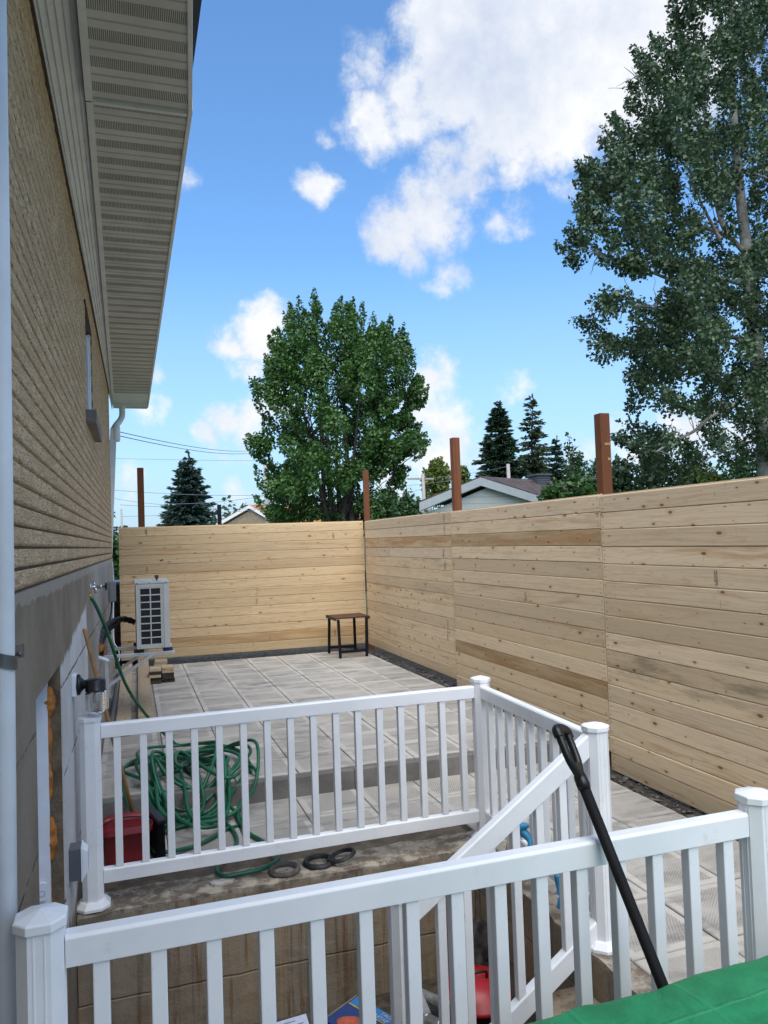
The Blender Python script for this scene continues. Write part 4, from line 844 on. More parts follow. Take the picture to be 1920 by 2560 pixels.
# ------------------------------------------------------------------ white vinyl railings
def octa(w, ch): a = w/2; return [(-a+ch, -a), (a-ch, -a), (a, -a+ch), (a, a-ch), (a-ch, a), (-a+ch, a), (-a, a-ch), (-a, -a+ch)]
def rail_post(parent, x, y, z0, z1, skirt=True):
    b = MB(); o8 = octa(.104, .027)
    # flutes: slight steps in each flat
    prof = []
    b.prism(o8, (x, y, z0), (x, y, z1-.038), (1, 0, 0), (0, 1, 0)); pz = z1-.038
    for (ax, ay) in ((1, 0), (-1, 0), (0, 1), (0, -1)):
        for off in (-.012, .012):
            c = Vector((x+ax*.0525, y+ay*.0525, (z0+pz)/2))+Vector((-ay, ax, 0))*off; b.obox(c, ((-ay, ax, 0), (0, 0, 1), (ax, ay, 0)), (.0035, pz-z0-.01, .0022))
    p = b.build('post', 'vinyl', parent)
    b = MB(); big = octa(.117, .031); top = octa(.112, .030); n = 8; V = []
    for (pf, z) in ((big, pz), (big, pz+.020), (top, pz+.023)): V += [(x+a, y+c, z) for a, c in pf]
    V.append((x, y, z1)); F = [tuple(range(7, -1, -1))]
    for r_ in range(2): F += [(r_*8+i, r_*8+(i+1) % 8, (r_+1)*8+(i+1) % 8, (r_+1)*8+i) for i in range(8)]
    F += [(16+i, 16+(i+1) % 8, 24) for i in range(8)]; b.add(V, F); b.build('post_cap', 'vinyl', p, bevel=.0015)
    if skirt:
        b = MB(); V = []
        for (w, ch_, z) in ((.172, .045, z0), (.172, .045, z0+.014), (.128, .033, z0+.038), (.110, .029, z0+.040)): V += [(x+a, y+c, z) for a, c in octa(w, ch_)]
        b.add(V, [tuple(range(7, -1, -1))]+[(r_*8+i, r_*8+(i+1) % 8, (r_+1)*8+(i+1) % 8, (r_+1)*8+i) for r_ in range(3) for i in range(8)]+[tuple(24+i for i in range(8))]); b.build('post_skirt', 'vinyl', p, bevel=.001)
    return p
RP = [(-.025, 0), (.025, 0), (.025, .066), (.019, .074), (-.019, .074), (-.025, .066)]    # rail profile
def run(parent, a, b_, zt, zb, n, skip=(), sz=.038):
    """level rail between two post centres: top-rail top zt, bottom-rail bottom zb, n balusters"""
    a = Vector((*a, 0)); b_ = Vector((*b_, 0)); d = (b_-a).normalized(); side = Vector((d.y, -d.x, 0)); up = Vector((0, 0, 1)); e0 = a+d*.0535; e1 = b_-d*.0535
    for nm, z in (('top_rail', zt-.074), ('bottom_rail', zb)):
        q = MB(); q.prism(RP, e0+up*z, e1+up*z, side, up); q.build(nm, 'vinyl', parent, bevel=.002)
    q = MB(); h = zt-.074-(zb+.074); q.box((-sz/2, -sz/2, .0005), (sz/2, sz/2, h-.0005)); first = None
    for i in range(n):
        p = a.lerp(b_, (i+1)/(n+1))+up*(zb+.074)
        if first is None:
            first = q.build('baluster', 'vinyl', parent, bevel=.003); o = first
            o.matrix_parent_inverse = Matrix.Translation(parent.location).inverted()
        else: o = first.copy(); col.objects.link(o)
        o.location = p; o.rotation_euler = (0, 0, math.atan2(d.y, d.x))
pr_ = thing('railing', (.93, 4.475, 0), 'white vinyl railing with two sides standing on the rough concrete edge of the patio', 'railing', 'white vinyl railings')
A, B_, C_ = (-.222, 4.482), (2.088, 4.490), (2.035, 3.140)
for q in (A, B_, C_): rail_post(pr_, *q, .004, 1.022)
run(pr_, A, B_, .962, .122, 16); run(pr_, B_, C_, .962, .122, 9)
lr = thing('railing', (.84, 2.03, 0), 'nearest white vinyl railing, with the black shovel handle leaning on it', 'railing', 'white vinyl railings')
A2, B2 = (-.218, 2.03), (1.900, 2.03)
for q in (A2, B2): rail_post(lr, *q, -.003, 1.058)
run(lr, A2, B2, .992, .09, 15)
sr = thing('railing', (1.5, 3.14, 0), 'sloping white stair railing going down into the stairwell', 'railing', 'white vinyl railings')
sl = (.355-.972)/(1.07-1.990); up = Vector((0, 0, 1)); ta, tb = Vector((1.983, 3.14, .868)), Vector((1.07, 3.14, .868-sl*(1.983-1.07)))
q = MB(); h_ = .105
q.prism([(-.025, 0), (.025, 0), (.025, h_-.008), (.019, h_), (-.019, h_), (-.025, h_-.008)], ta, tb, (0, 1, 0), up); q.build('top_rail', 'vinyl', sr, bevel=.002)
dz = -.845
q = MB(); q.prism([(-.025, 0), (.025, 0), (.025, h_-.008), (.019, h_), (-.019, h_), (-.025, h_-.008)], ta+up*dz, tb+up*dz, (0, 1, 0), up); q.build('bottom_rail', 'vinyl', sr, bevel=.002)
for i in range(6):
    x = 1.983-.122*(i+1)-.02; zl = .868-sl*(1.983-x); q = MB(); w = .019
    zb_, zt_ = zl+dz+h_, zl; k = sl*w
    q.add([(x-w, 3.121, zb_-k), (x+w, 3.121, zb_+k), (x+w, 3.159, zb_+k), (x-w, 3.159, zb_-k), (x-w, 3.121, zt_-k), (x+w, 3.121, zt_+k), (x+w, 3.159, zt_+k), (x-w, 3.159, zt_-k)], [(3,2,1,0),(4,5,6,7),(0,1,5,4),(1,2,6,5),(2,3,7,6),(3,0,4,7)])
    q.build('baluster', 'vinyl', sr, bevel=.003)
rail_post(sr, 1.052, 3.14, PZ, .425, False)
# ------------------------------------------------------------------ stool-height table in the far corner
tb_ = thing('side_table', (3.1, 11.35, .17), 'small table with reddish wood top and black metal legs in the far corner', 'table')
mb = MB(); rgt = random.Random(5); TX0, TX1, TY0, TY1, TZ = 2.845, 3.385, 11.06, 11.62, .775
for i in range(4): yy0 = TY0+.03+(TY1-TY0-.06)*i/4; wood_box(mb, ((TX0+TX1)/2, yy0+.0625, TZ-.014), ((1, 0, 0), (0, 1, 0), (0, 0, 1)), (TX1-TX0-.05, .123, .022), rgt, .3+.2*(i % 2), .5)
mb.build('table_top', 'table_top', tb_, bevel=.002)
b = MB(); b.box((TX0, TY0, TZ-.045), (TX0+.024, TY1, TZ)); b.box((TX1-.024, TY0, TZ-.045), (TX1, TY1, TZ)); b.box((TX0+.025, TY1-.026, TZ-.04), (TX1-.025, TY1-.002, TZ-.002)); b.build('edge_frame', 'dark_wood', tb_, bevel=.002)
for (tx, ty, fx_, fy_) in ((2.90, 11.08, 2.925, 11.12), (2.885, 11.56, 2.905, 11.72), (3.335, 11.08, 3.33, 11.11), (3.28, 11.56, 3.30, 11.62)):
    b = MB(); b.prism([(-.019, -.015), (.019, -.015), (.019, .015), (-.019, .015)], (fx_, fy_, .172), (tx, ty, TZ-.03), (1, 0, 0), (0, 1, 0)); b.build('leg', 'matte_black', tb_, bevel=.002)
for (a, c) in (((2.925, 11.12, .262), (3.33, 11.11, .262)), ((2.905, 11.70, .262), (3.30, 11.61, .262))):
    b = MB(); a, c = Vector(a), Vector(c); d = (c-a).normalized(); b.prism([(-.012, -.019), (.012, -.019), (.012, .019), (-.012, .019)], a+d*.02, c-d*.02, d.cross(up), up); b.build('stretcher', 'matte_black', tb_, bevel=.002)
# ------------------------------------------------------------------ timber on the patio
rgp = random.Random(21)
def plank(nm, x0, y0, x1, y1, w, h, z, lab, mt='plank', tone=.2, grime=.35):
    mb = MB(); d = Vector((x1-x0, y1-y0, 0)); L_ = d.length; d.normalize(); wood_box(mb, ((x0+x1)/2, (y0+y1)/2, z+h/2), (d, (d.y, -d.x, 0), (0, 0, 1)), (L_, w, h), rgp, tone, grime)
    o = mb.build(nm, mt, bevel=.003); tag(o, lab, 'plank', 'planks lying along the house wall'); return o
plank('plank', .115, 8.02, .155, 12.02, .145, .04, .175, 'wide pale plank lying on the slabs, farther from the house wall')
plank('plank', .118, 8.05, .158, 12.05, .145, .04, .216, 'pale plank lying on top of another plank beside the wood offcuts', tone=.05)
plank('plank', -.095, 7.6, -.065, 12.02, .140, .04, .175, 'pale plank lying nearest to the house wall', tone=.15)
b = MB(); rgd = random.Random(1); p_ = [(wx(y)+.055, y, .205+.01*math.sin(y*3)) for y in [7.75+.36*i for i in range(12)]]
tag(b.tube(p_, [.03+.005*math.sin(i*2.1) for i in range(12)], 10).build('drain_pipe', 'dark_grey_box'), 'dark corrugated drain pipe lying along the foot of the house wall', 'pipe')
# pile of offcuts: two front stacks and one short stack behind them
def offcut(x, y, lv, w, d_, mt, lab, rz, tone=.1):
    mb = MB(); ca, sa = math.cos(rz), math.sin(rz); h = .036
    wood_box(mb, (x, y, .1735+lv*.0385+h/2), ((ca, sa, 0), (-sa, ca, 0), (0, 0, 1)), (w, d_, h), rgp, tone, .2); o = mb.build('wood_offcut', mt, bevel=.0025); return tag(o, lab, 'wood offcut', 'wood offcuts piled on the slabs')
M['charred'] = wood_mat('dark offcut', (.055, .05, .045), (.045, .04, .036), (.02, .018, .016), knot=(.01, .01, .01))
LV = ['bottom', 'second from the bottom', 'third from the bottom', 'fourth from the bottom', 'top']
cx0, cy0 = .275, 10.40
for k_, mt in enumerate(('charred', 'charred', 'plank', 'charred', 'plank')): offcut(cx0+rgp.uniform(-.01, .01), cy0+rgp.uniform(-.02, .02), k_, .145, .20, mt, ('dark ' if mt == 'charred' else 'pale ')+'wood offcut, '+LV[k_]+' of the front stack nearer the house', rgp.uniform(-.06, .06))
for k_, mt in enumerate(('charred', 'charred', 'charred', 'plank', 'plank')): offcut(cx0+.165+rgp.uniform(-.01, .01), cy0+.06+rgp.uniform(-.02, .02), k_, .145, .22, mt, ('dark ' if mt == 'charred' else 'pale ')+'wood offcut, '+LV[k_]+' of the front stack farther from the house', rgp.uniform(-.06, .06))
for k_, mt in enumerate(('charred', 'plank', 'plank', 'plank', 'plank', 'plank')): offcut(cx0+.085+rgp.uniform(-.01, .01), cy0+.36+rgp.uniform(-.02, .02), k_, .16, .24, mt, ('dark ' if mt == 'charred' else 'pale ')+'wood offcut, '+(LV+['uppermost'])[k_ if k_ < 4 else k_]+' of the tall stack behind the two front ones', rgp.uniform(-.06, .06))
# ------------------------------------------------------------------ broom, bucket, hose
bt = thing('broom', (.06, 5.25, 0), 'push broom with brown wooden handle leaning on the wall behind the red bucket', 'broom')
hb, ht = Vector((-.02, 5.36, .11)), Vector((wx(5.2)+.02, 5.215, 1.402)); hb = at(337, 2052, 5.30)
b = MB(); b.tube([hb+(hb-ht)*.04, hb.lerp(ht, .3), hb.lerp(ht, .7), ht, ht+(ht-hb).normalized()*.006], [.0125, .0135, .0135, .0125, .006], 14); b.build('handle', 'old_wood', bt)
hd = Vector((.112, 5.06, .13)); u_ = Vector((-.22, .97, 0)).normalized(); v_ = Vector((.97, .22, 0)).normalized()
b = MB(); b.obox(hd+Vector((0, .02, .115)), (u_, v_, (0, 0, 1)), (.34, .05, .03)); b.build('brush_block', 'black_plastic', bt, bevel=.006)
b = MB(); rgb = random.Random(8)
for i in range(900):
    c = hd+u_*rgb.uniform(-.16, .19)+v_*rgb.uniform(-.018, .018)+Vector((0, 0, .10)); e = c+u_*rgb.uniform(-.012, .012)+v_*rgb.uniform(-.012, .012); e.z = .014+rgb.uniform(0, .012); b.tube([c, e], .0032, 4, False)
b.build('bristles', 'matte_black', bt)
bk = thing('bucket', (-.06, 5.02, .012), 'dark red plastic mop bucket standing behind the railing post by the wall', 'bucket')
def rr_ring(cx, cy, z, w, d_, r_, n=7): return [Vector((cx+x, cy+y, z)) for x, y in rrect(w, d_, r_, n)]
bcx, bcy = -.055, 5.045; b = MB(); b.smooth = True
lv = [(.013, .245, .20, .05), (.05, .252, .205, .05), (.185, .285, .225, .055), (.189, .305, .245, .06), (.205, .305, .245, .06), (.207, .300, .24, .058), (.243, .312, .252, .06), (.247, .303, .243, .058), (.205, .28, .222, .052), (.03, .235, .19, .045)]
n_ = len(rrect(1, 1, .1, 7)); V = []
for (z, w, d_, r_) in lv:
    for P in rr_ring(bcx, bcy, z, w, d_, r_):
        if z > .24: P.z += .018*math.cos((P.x-bcx)*22)+.012*max(0, (P.y-bcy)/.12)
        V.append(P)
b.add(V, [(i*n_+j, i*n_+(j+1) % n_, (i+1)*n_+(j+1) % n_, (i+1)*n_+j) for i in range(len(lv)-1) for j in range(n_)]+[tuple(range(n_-1, -1, -1)), tuple((len(lv)-1)*n_+j for j in range(n_))])
b.build('tub', 'red_bucket', bk)
b = MB(); b.tube([(bcx+.155*math.cos(a), bcy-.03+.10*math.sin(a)*.3, .21+.10*math.sin(a)*.55) for a in [PI*i/12 for i in range(13)]], .005, 8); b.build('carrying_handle', 'black_plastic', bk)
# hose: drop from the tap, heap over the kerb, loops on the lower slabs
def gz(y): 
    t = min(1, max(0, (y-5.66)/.2)); return .03+.16*t
gh = thing('garden_hose', (.4, 6, 0), 'green garden hose hanging from the tap and heaped in coils over the kerb', 'garden hose')
drop_px = [(222, 1478, 6.09), (228, 1495, 6.09), (238, 1510, 6.11), (256, 1550, 6.17), (271, 1588, 6.24), (286, 1632, 6.32), (301, 1678, 6.42), (315, 1712, 6.54), (332, 1742, 6.64), (352, 1770, 6.76), (374, 1797, 6.86), (402, 1826, 6.94), (430, 1852, 6.98)]
path = [at(*q) for q in drop_px[1:]]
rh = random.Random(14); th = 2.2; ccx, ccy = .39, 5.98; nl = 13
p0 = path[-1]
for i in range(nl*11):
    th -= 2*PI/11; l = i/11; rx = .30+.13*math.sin(l*2.3)+rh.uniform(-.03, .03); ry = .46+.20*math.sin(l*1.7+1)+rh.uniform(-.03, .03)
    ox_, oy_ = .10*math.sin(l*2.9), .17*math.cos(l*2.1)
    x = ccx+ox_+rx*math.cos(th); y = ccy+oy_+ry*math.sin(th); z = gz(y)+.012*(i/11)*(.5+.5*math.cos(th*2))+.012*rh.random()+.05*max(0, math.sin(th*1.5+l))
    path.append(Vector((x, y, z)))
tail_px = [(600, 2040), (560, 2075), (520, 2100), (470, 2120), (410, 2130), (384, 2127), (375, 2105), (400, 2085), (470, 2062), (545, 2052), (575, 2068), (590, 2090), (590, 2112), (568, 2140), (546, 2163), (543, 2180), (562, 2190), (602, 2184), (650, 2173), (684, 2158), (696, 2143), (688, 2130), (655, 2102), (624, 2084), (596, 2050)]
for i, q in enumerate(tail_px): path.append(onz(*q, .030+(.022 if 3 < i < 6 else 0)))
path += [onz(600, 2010, .06), onz(640, 1955, .10), onz(640, 1927, .215), onz(618, 1915, .23), onz(575, 1945, .24), onz(520, 1925, .26), onz(455, 1880, .27), onz(438, 1895, .28), onz(445, 1915, .29), onz(462, 1918, .29)]
b = MB(); b.tube(smooth_path(path, 5), .0128, 9); b.build('tube', 'hose', gh)
b = MB(); q0, q1 = at(221, 1474, 6.085), at(228, 1496, 6.09); b.tube([q0, q0.lerp(q1, .45)], .0165, 12); b.tube([q0.lerp(q1, .46), q1], .013, 12); b.build('coupling', 'brass', gh)
b = MB(); q0 = path[-1]; q1 = q0+Vector((.03, -.10, -.02)); b.tube([q0, q0.lerp(q1, .3), q0.lerp(q1, .8), q1], [.014, .021, .018, .010], 12); b.build('nozzle', 'matte_black', gh)
# rubber rings on the edge, with a chip of concrete
def ring(px, py, R0, r0, z, lab, tilt=(0, 0), mt='black_rubber'):
    c = onz(px, py, z); mb = MB(); prof_ = [(R0-r0*1.0, -.006), (R0-r0*.55, .008), (R0, .011), (R0+r0*.5, .009), (R0+r0, -.007)]
    mb.lathe([(R0-r0, -.008)]+prof_+[(R0+r0, -.008)], (0, 0, 0), (0, 0, 1), 40, caps=False); mb.lathe([(R0-r0, -.008), (R0+r0, -.008)], (0, 0, 0), (0, 0, 1), 40, caps=False)
    o = mb.build('rubber_ring', mt, loc=c); o.rotation_euler = (tilt[0], tilt[1], 0); return tag(o, lab, 'rubber ring', 'rubber rings on the concrete edge')
M['dusty_rubber'] = simple('dusty rubber', (.085, .08, .075), .8, var=.4, scale=20)
ring(711, 2172, .078, .016, .020, 'dusty grey rubber ring lying flat next to the hose loop', mt='dusty_rubber')
ring(798, 2152, .080, .019, .022, 'black rubber ring lying partly under another ring on the concrete edge')
ring(853, 2139, .076, .014, .042, 'black rubber ring tilted on top of its neighbour on the concrete edge', (R(-6), R(-14)))
b = MB(); c = onz(555, 2203, .02); rgc = random.Random(3); ring_ = [c+Vector((.085*math.cos(a)*rgc.uniform(.7, 1.1), .035*math.sin(a)*rgc.uniform(.7, 1.1), rgc.uniform(-.004, .004))) for a in [2*PI*i/14 for i in range(14)]]
b.add(ring_+[p*1+Vector((0, 0, -.014)) for p in ring_], [tuple(range(14))]+[(i, 14+i, 14+(i+1) % 14, (i+1) % 14) for i in range(14)]); M['chip'] = simple('concrete chip', (.42, .40, .36), .9, var=.3, scale=25, bump=.4)
tag(b.build('concrete_chip', 'chip'), 'pale flat chip of concrete lying in front of the hose loop', 'concrete chip')
# ------------------------------------------------------------------ black handled tool leaning on the near railing
tl = thing('snow_shovel', (1.35, 1.8, .4), 'black D-handled shovel leaning against the near railing above the green tarpaulin', 'shovel')
s1, s0 = at(1458, 1962, 2.055), at(1650, 2447, 1.80); ax = (s1-s0).normalized(); low = s0-ax*.55
b = MB(); b.tube([low, s0, s0.lerp(s1, .5), s1], [.016, .016, .016, .0165], 18); b.build('shaft', 'matte_black', tl)
b = MB(); b.tube([s1-ax*.012, s1+ax*.005, s1+ax*.03], [.0195, .0205, .0185], 18)
vw = (s1-O).normalized(); wv_ = (vw-ax*vw.dot(ax)).normalized(); sdx = ax.cross(wv_).normalized()
if sdx.dot(cr) < 0: sdx = -sdx
wd = (wv_*-.94+sdx*-.235).normalized()      # the grip is seen almost edge-on, its near end to the left
top = s1+ax*.155
gl = smooth_path([s1+ax*.018, s1+ax*.04+wd*.022, s1+ax*.075+wd*.046, s1+ax*.125+wd*.052, top+ax*.004+wd*.05], 5); gr_ = smooth_path([s1+ax*.018, s1+ax*.04-wd*.022, s1+ax*.075-wd*.046, s1+ax*.125-wd*.052, top+ax*.004-wd*.05], 5)
b.tube(gl, .0125, 10); b.tube(gr_, .0125, 10); b.obox(s1+ax*.045, (wd, ax, wd.cross(ax)), (.05, .04, .018)); b.build('grip_yoke', 'black_plastic', tl)
b = MB(); b.tube(smooth_path([top-ax*.01+wd*.056, top+ax*.012+wd*.05, top+ax*.018, top+ax*.012-wd*.05, top-ax*.01-wd*.056], 8), [.015+.0014*(i % 2) for i in range(33)], 12); b.build('grip_bar', 'black_plastic', tl)
b = MB(); sdir = Vector((1, 0, 0)); c = low; nrm = ax.cross(sdir).normalized(); V = []
for i in range(7):
    for j in range(5): u_, v_ = (i/6-.5)*.36, -j/4*.34; V.append(c+sdir*u_+ax*(v_+.06)+nrm*(.05*(1-(2*i/6-1)**2)-.03*(j/4)**2))
b.smooth = True; b.add(V, [(j*1+i*5, j+1+i*5, j+1+(i+1)*5, j+(i+1)*5) for i in range(6) for j in range(4)]); o = b.build('blade', 'black_plastic', tl); o.modifiers.new('thick', 'SOLIDIFY').thickness = .004
# ------------------------------------------------------------------ green tarpaulin over a box-shaped thing on the landing
gt = thing('covered_grill', (1.25, 1.35, 0), 'bulky object under a bright green tarpaulin in the lower right corner', 'tarpaulin')
e0, e1 = at(1283, 2556, 1.74), at(1935, 2368, 1.70); b = MB(); b.smooth = True; NU, NV = 44, 30; V = []
d01 = (e1-e0); 
for j in range(NV+1):
    for i in range(NU+1):
        u, v = -.03+1.33*i/NU, j/NV; edge = e0+d01*u; sag = .003*math.sin(u*7+.5)
        # profile across: far side hangs to the deck, rolls over the rim, then the nearly level top, then near side hangs
        if v < .18: y, z = edge.y+.010*math.sin(u*13+v*9)*(1-v/.18), .04+(edge.z-.03-.04)*(v/.18)
        elif v < .30: t = (v-.18)/.12; a = t*PI/2; y, z = edge.y-.03*(1-math.cos(a)), edge.z-.03+.03*math.sin(a)
        elif v < .82: t = (v-.30)/.52; y, z = edge.y-.03-.62*t, edge.z+.028*math.sin(t*PI)-.03*t
        else: t = (v-.82)/.18; y, z = edge.y-.66-.02*t, edge.z-.03-(edge.z-.07)*t
        zz = noise.noise(Vector((u*4, y*6, 1)))*.006+noise.noise(Vector((u*11, y*17, 2)))*.004
        x = edge.x
        V.append((x, y+zz*.6, z+zz+sag*(v > .25)))
b.add(V, [(j*(NU+1)+i+1, j*(NU+1)+i, (j+1)*(NU+1)+i, (j+1)*(NU+1)+i+1) for j in range(NV) for i in range(NU)])
# close the two ends of the cover
for i in (0, NU):
    loop = [b.v[j*(NU+1)+i] for j in range(NV+1)]; b.smooth = False; b.add(loop, [tuple(range(NV+1)) if i == 0 else tuple(range(NV, -1, -1))])
b.build('cover', 'tarp', gt)
b = MB(); mm = Vector((e0+e1)/2)
b.box((e0.x+.15, 1.12, .02), (e1.x-.1, 1.55, .55)); b.build('cart', 'matte_black', gt)
# ------------------------------------------------------------------ clutter in the stairwell
kl = thing('kettle_grill', (1.47, 3.78, PZ), 'small round kettle grill with red enamel lid at the bottom of the stairwell', 'grill')
kc = at(1196, 2462, 3.72); kx = Vector((-.04, -.22, .97)).normalized()
KS = .90; b = MB(); b.lathe([(r*KS, h*KS*.85) for r, h in [(0, .082), (.05, .079), (.10, .067), (.15, .040), (.178, .008), (.190, 0), (.190, -.012), (.176, -.012), (.17, .004), (.14, .036), (.09, .058), (.0, .072)]], kc-kx*.03, kx, 44, caps=False); b.build('lid', 'red_lid', kl)
b = MB(); b.lathe([(.158, -.016), (.148, -.07), (.11, -.125), (.0, -.15)], kc-kx*.03, kx, 40, caps=False); b.build('bowl', 'black_plastic', kl)
b = MB(); hh = kc+kx*.035; b.tube(smooth_path([hh+Vector((-.045, 0, -.005)), hh+Vector((-.04, 0, .03)), hh+Vector((.04, 0, .03)), hh+Vector((.045, 0, -.005))], 5), .007, 8); b.build('lid_handle', 'black_plastic', kl)
for a in (0, 120, 240):
    b = MB(); b.tube([kc-kx*.12+Vector((.08*math.cos(R(a)), .08*math.sin(R(a)), 0)), Vector((kc.x+.16*math.cos(R(a)), kc.y+.05+.16*math.sin(R(a)), PZ+.01))], .008, 8); b.build('leg', 'black_plastic', kl)
def crumple(name, c, rx, ry, rz, mat, lab, cat, seed, sub=3):
    import bmesh
    bm = bmesh.new(); bmesh.ops.create_icosphere(bm, subdivisions=sub, radius=1)
    for v in bm.verts:
        p = v.co.copy(); k = 1+.55*noise.noise(p*1.8+Vector((seed, 0, 0)))+.3*abs(noise.noise(p*4.5+Vector((0, seed, 0)))); v.co = Vector((p.x*rx*k, p.y*ry*k, max(p.z*rz*k, -rz*.7)))
    me = bpy.data.meshes.new(name); bm.to_mesh(me); bm.free(); o = link(name, me, mat, loc=c); return tag(o, lab, cat)
cg = at(1204, 2374, 4.12); crumple('rag_heap', cg, .10, .08, .13, 'rag', 'crumpled dirty grey and pink rags heaped behind the red grill lid', 'rags', 4.0)  # heap of crumpled dirty rags
# spray cans
def can(px, py, Y, dirv, mt, lab):
    c = at(px, py, Y); d = Vector(dirv).normalized(); t = thing('spray_can', c, lab, 'spray can', 'spray cans by the red grill')
    b = MB(); b.lathe([(.0, 0), (.029, .001), (.032, .004), (.032, .006)], c, d, 24); b.lathe([(.033, .006), (.033, .010), (.030, .012)], c, d, 24, False); b.build('base_rim', 'steel_can', t)
    b = MB(); b.lathe([(.0315, .0125), (.0315, .15), (.0315, .152)], c, d, 24); b.build('can_body', mt, t)
    b = MB(); b.lathe([(.0325, .1525), (.030, .162), (.018, .178), (.016, .18)], c, d, 24); b.lathe([(.016, .1805), (.018, .183), (.018, .20), (.0, .203)], c, d, 20); b.build('shoulder', 'steel_can', t)
can(1122, 2520, 3.55, (-.75, .45, .30), 'can_grey', 'greenish grey spray can lying highest of the cans beside the grill')
can(1114, 2549, 3.50, (-.72, .45, .36), 'can_black', 'black spray can with grey label lying below the greenish can')
can(1098, 2566, 3.44, (-.7, .5, .25), 'can_grey', 'dark spray can lying lowest of the cans, partly below the picture')
can(1066, 2548, 3.48, (-.1, .6, .45), 'can_white', 'whitish spray can lying to the left behind the railing baluster')
# blue carton with printed sides
bxq = at(893, 2490, 3.70); cx_ = thing('carton', bxq, 'blue cardboard carton with light blue printed side and an orange picture', 'carton')
ux, uy, uz = Vector((.62, -.46, -.55)).normalized(), Vector((.50, .86, -.12)), None
uy = (uy-ux*uy.dot(ux)).normalized(); uz = ux.cross(uy).normalized()
if uz.z < 0: uz = -uz
def boxpt(a, b_, c): return bxq+ux*a+uy*b_+uz*c
e_l = at(795, 2562, 3.45)-bxq; e_r = at(992, 2548, 3.42)-bxq; e_l = e_l.normalized()*.30; e_r = e_r.normalized()*.30; nn = e_l.cross(e_r).normalized(); nn = nn if nn.dot(O-bxq) > 0 else -nn
P4 = [bxq, bxq+e_r, bxq+e_r+e_l, bxq+e_l]; b = MB(); b.add([p for p in P4]+[p-nn*.07 for p in P4], [(0, 3, 2, 1), (4, 5, 6, 7), (0, 1, 5, 4), (1, 2, 6, 5), (2, 3, 7, 6), (3, 0, 4, 7)]); b.build('carton_body', 'box_blue', cx_)
def face_quad(pts, k): return [p+nn*k for p in pts]
def fp(a, c): return bxq+e_r*a+e_l*c
b = MB(); b.add(face_quad([fp(.02, .005), fp(1, .005), fp(1, .27), fp(.02, .27)], .0015), [(0, 1, 2, 3)]); b.build('side_print', 'box_sky', cx_)
b = MB(); b.add(face_quad([fp(.02, .28), fp(1, .28), fp(1, .31), fp(.02, .31)], .0018), [(0, 1, 2, 3)]); b.build('stripe', 'yellow', cx_)
b = MB(); b.add(face_quad([fp(-.03, -.02), fp(-.005, -.0), fp(-.005, 1), fp(-.03, 1)], .002), [(0, 1, 2, 3)]); b.build('flap', 'cardboard', cx_)
b = MB(); cc_ = fp(.40, .72); er, el = e_r.normalized(), (e_l-e_r.normalized()*e_l.dot(e_r.normalized())).normalized(); b.add([cc_+er*.06*math.cos(a)+el*.06*math.sin(a)+nn*.0022 for a in [2*PI*i/28 for i in range(28)]], [tuple(range(28))]); b.build('orange_picture', 'orange_print', cx_)
def text(body, size, pos, xdir, ydir, mat, parent, name='lettering'):
    cu_ = bpy.data.curves.new(name, 'FONT'); cu_.body = body; cu_.size = size; cu_.extrude = .0; o = bpy.data.objects.new(name, cu_); col.objects.link(o)
    dg_ = bpy.context.evaluated_depsgraph_get(); me = bpy.data.meshes.new_from_object(o.evaluated_get(dg_)); bpy.data.objects.remove(o); me.materials.clear()
    x = Vector(xdir).normalized(); y = (Vector(ydir)-x*Vector(ydir).dot(x)).normalized(); z = x.cross(y); mt = Matrix((x, y, z)).transposed().to_4x4(); mt.translation = pos; me.transform(mt); return link(name, me, mat, parent)
# read from the far side, so the words stand upside down in the picture
text('BOAT\nBATEAU', .034, fp(.97, .13)+nn*.003, -e_r, -e_l, 'white_print', cx_)
pc = at(745, 2552, 3.4); pq = thing('printed_sheet', pc, 'pale blue printed instruction sheet lying at the bottom of the stairwell', 'paper')
q4 = [at(690, 2556, 3.55), at(765, 2534, 3.62), at(785, 2600, 3.35), at(700, 2625, 3.3)]; nq = (q4[1]-q4[0]).cross(q4[3]-q4[0]).normalized(); nq = nq if nq.z > 0 else -nq
b = MB(); b.add(q4+[p-nq*.012 for p in q4], [(0, 1, 2, 3), (0, 4, 5, 1), (1, 5, 6, 2), (2, 6, 7, 3), (3, 7, 4, 0)]); b.build('sheet', 'paper', pq)
b = MB()
for i in range(5):
    v0 = .15+.15*i; A_ = q4[0].lerp(q4[3], v0).lerp(q4[1].lerp(q4[2], v0), .1); B__ = q4[0].lerp(q4[3], v0).lerp(q4[1].lerp(q4[2], v0), .85 if i % 2 else .6); dn_ = (q4[3]-q4[0]).normalized()*.006; b.add([p+nq*.0015 for p in (A_, B__, B__+dn_, A_+dn_)], [(0, 1, 2, 3)])
b.build('print_lines', 'ink', pq)
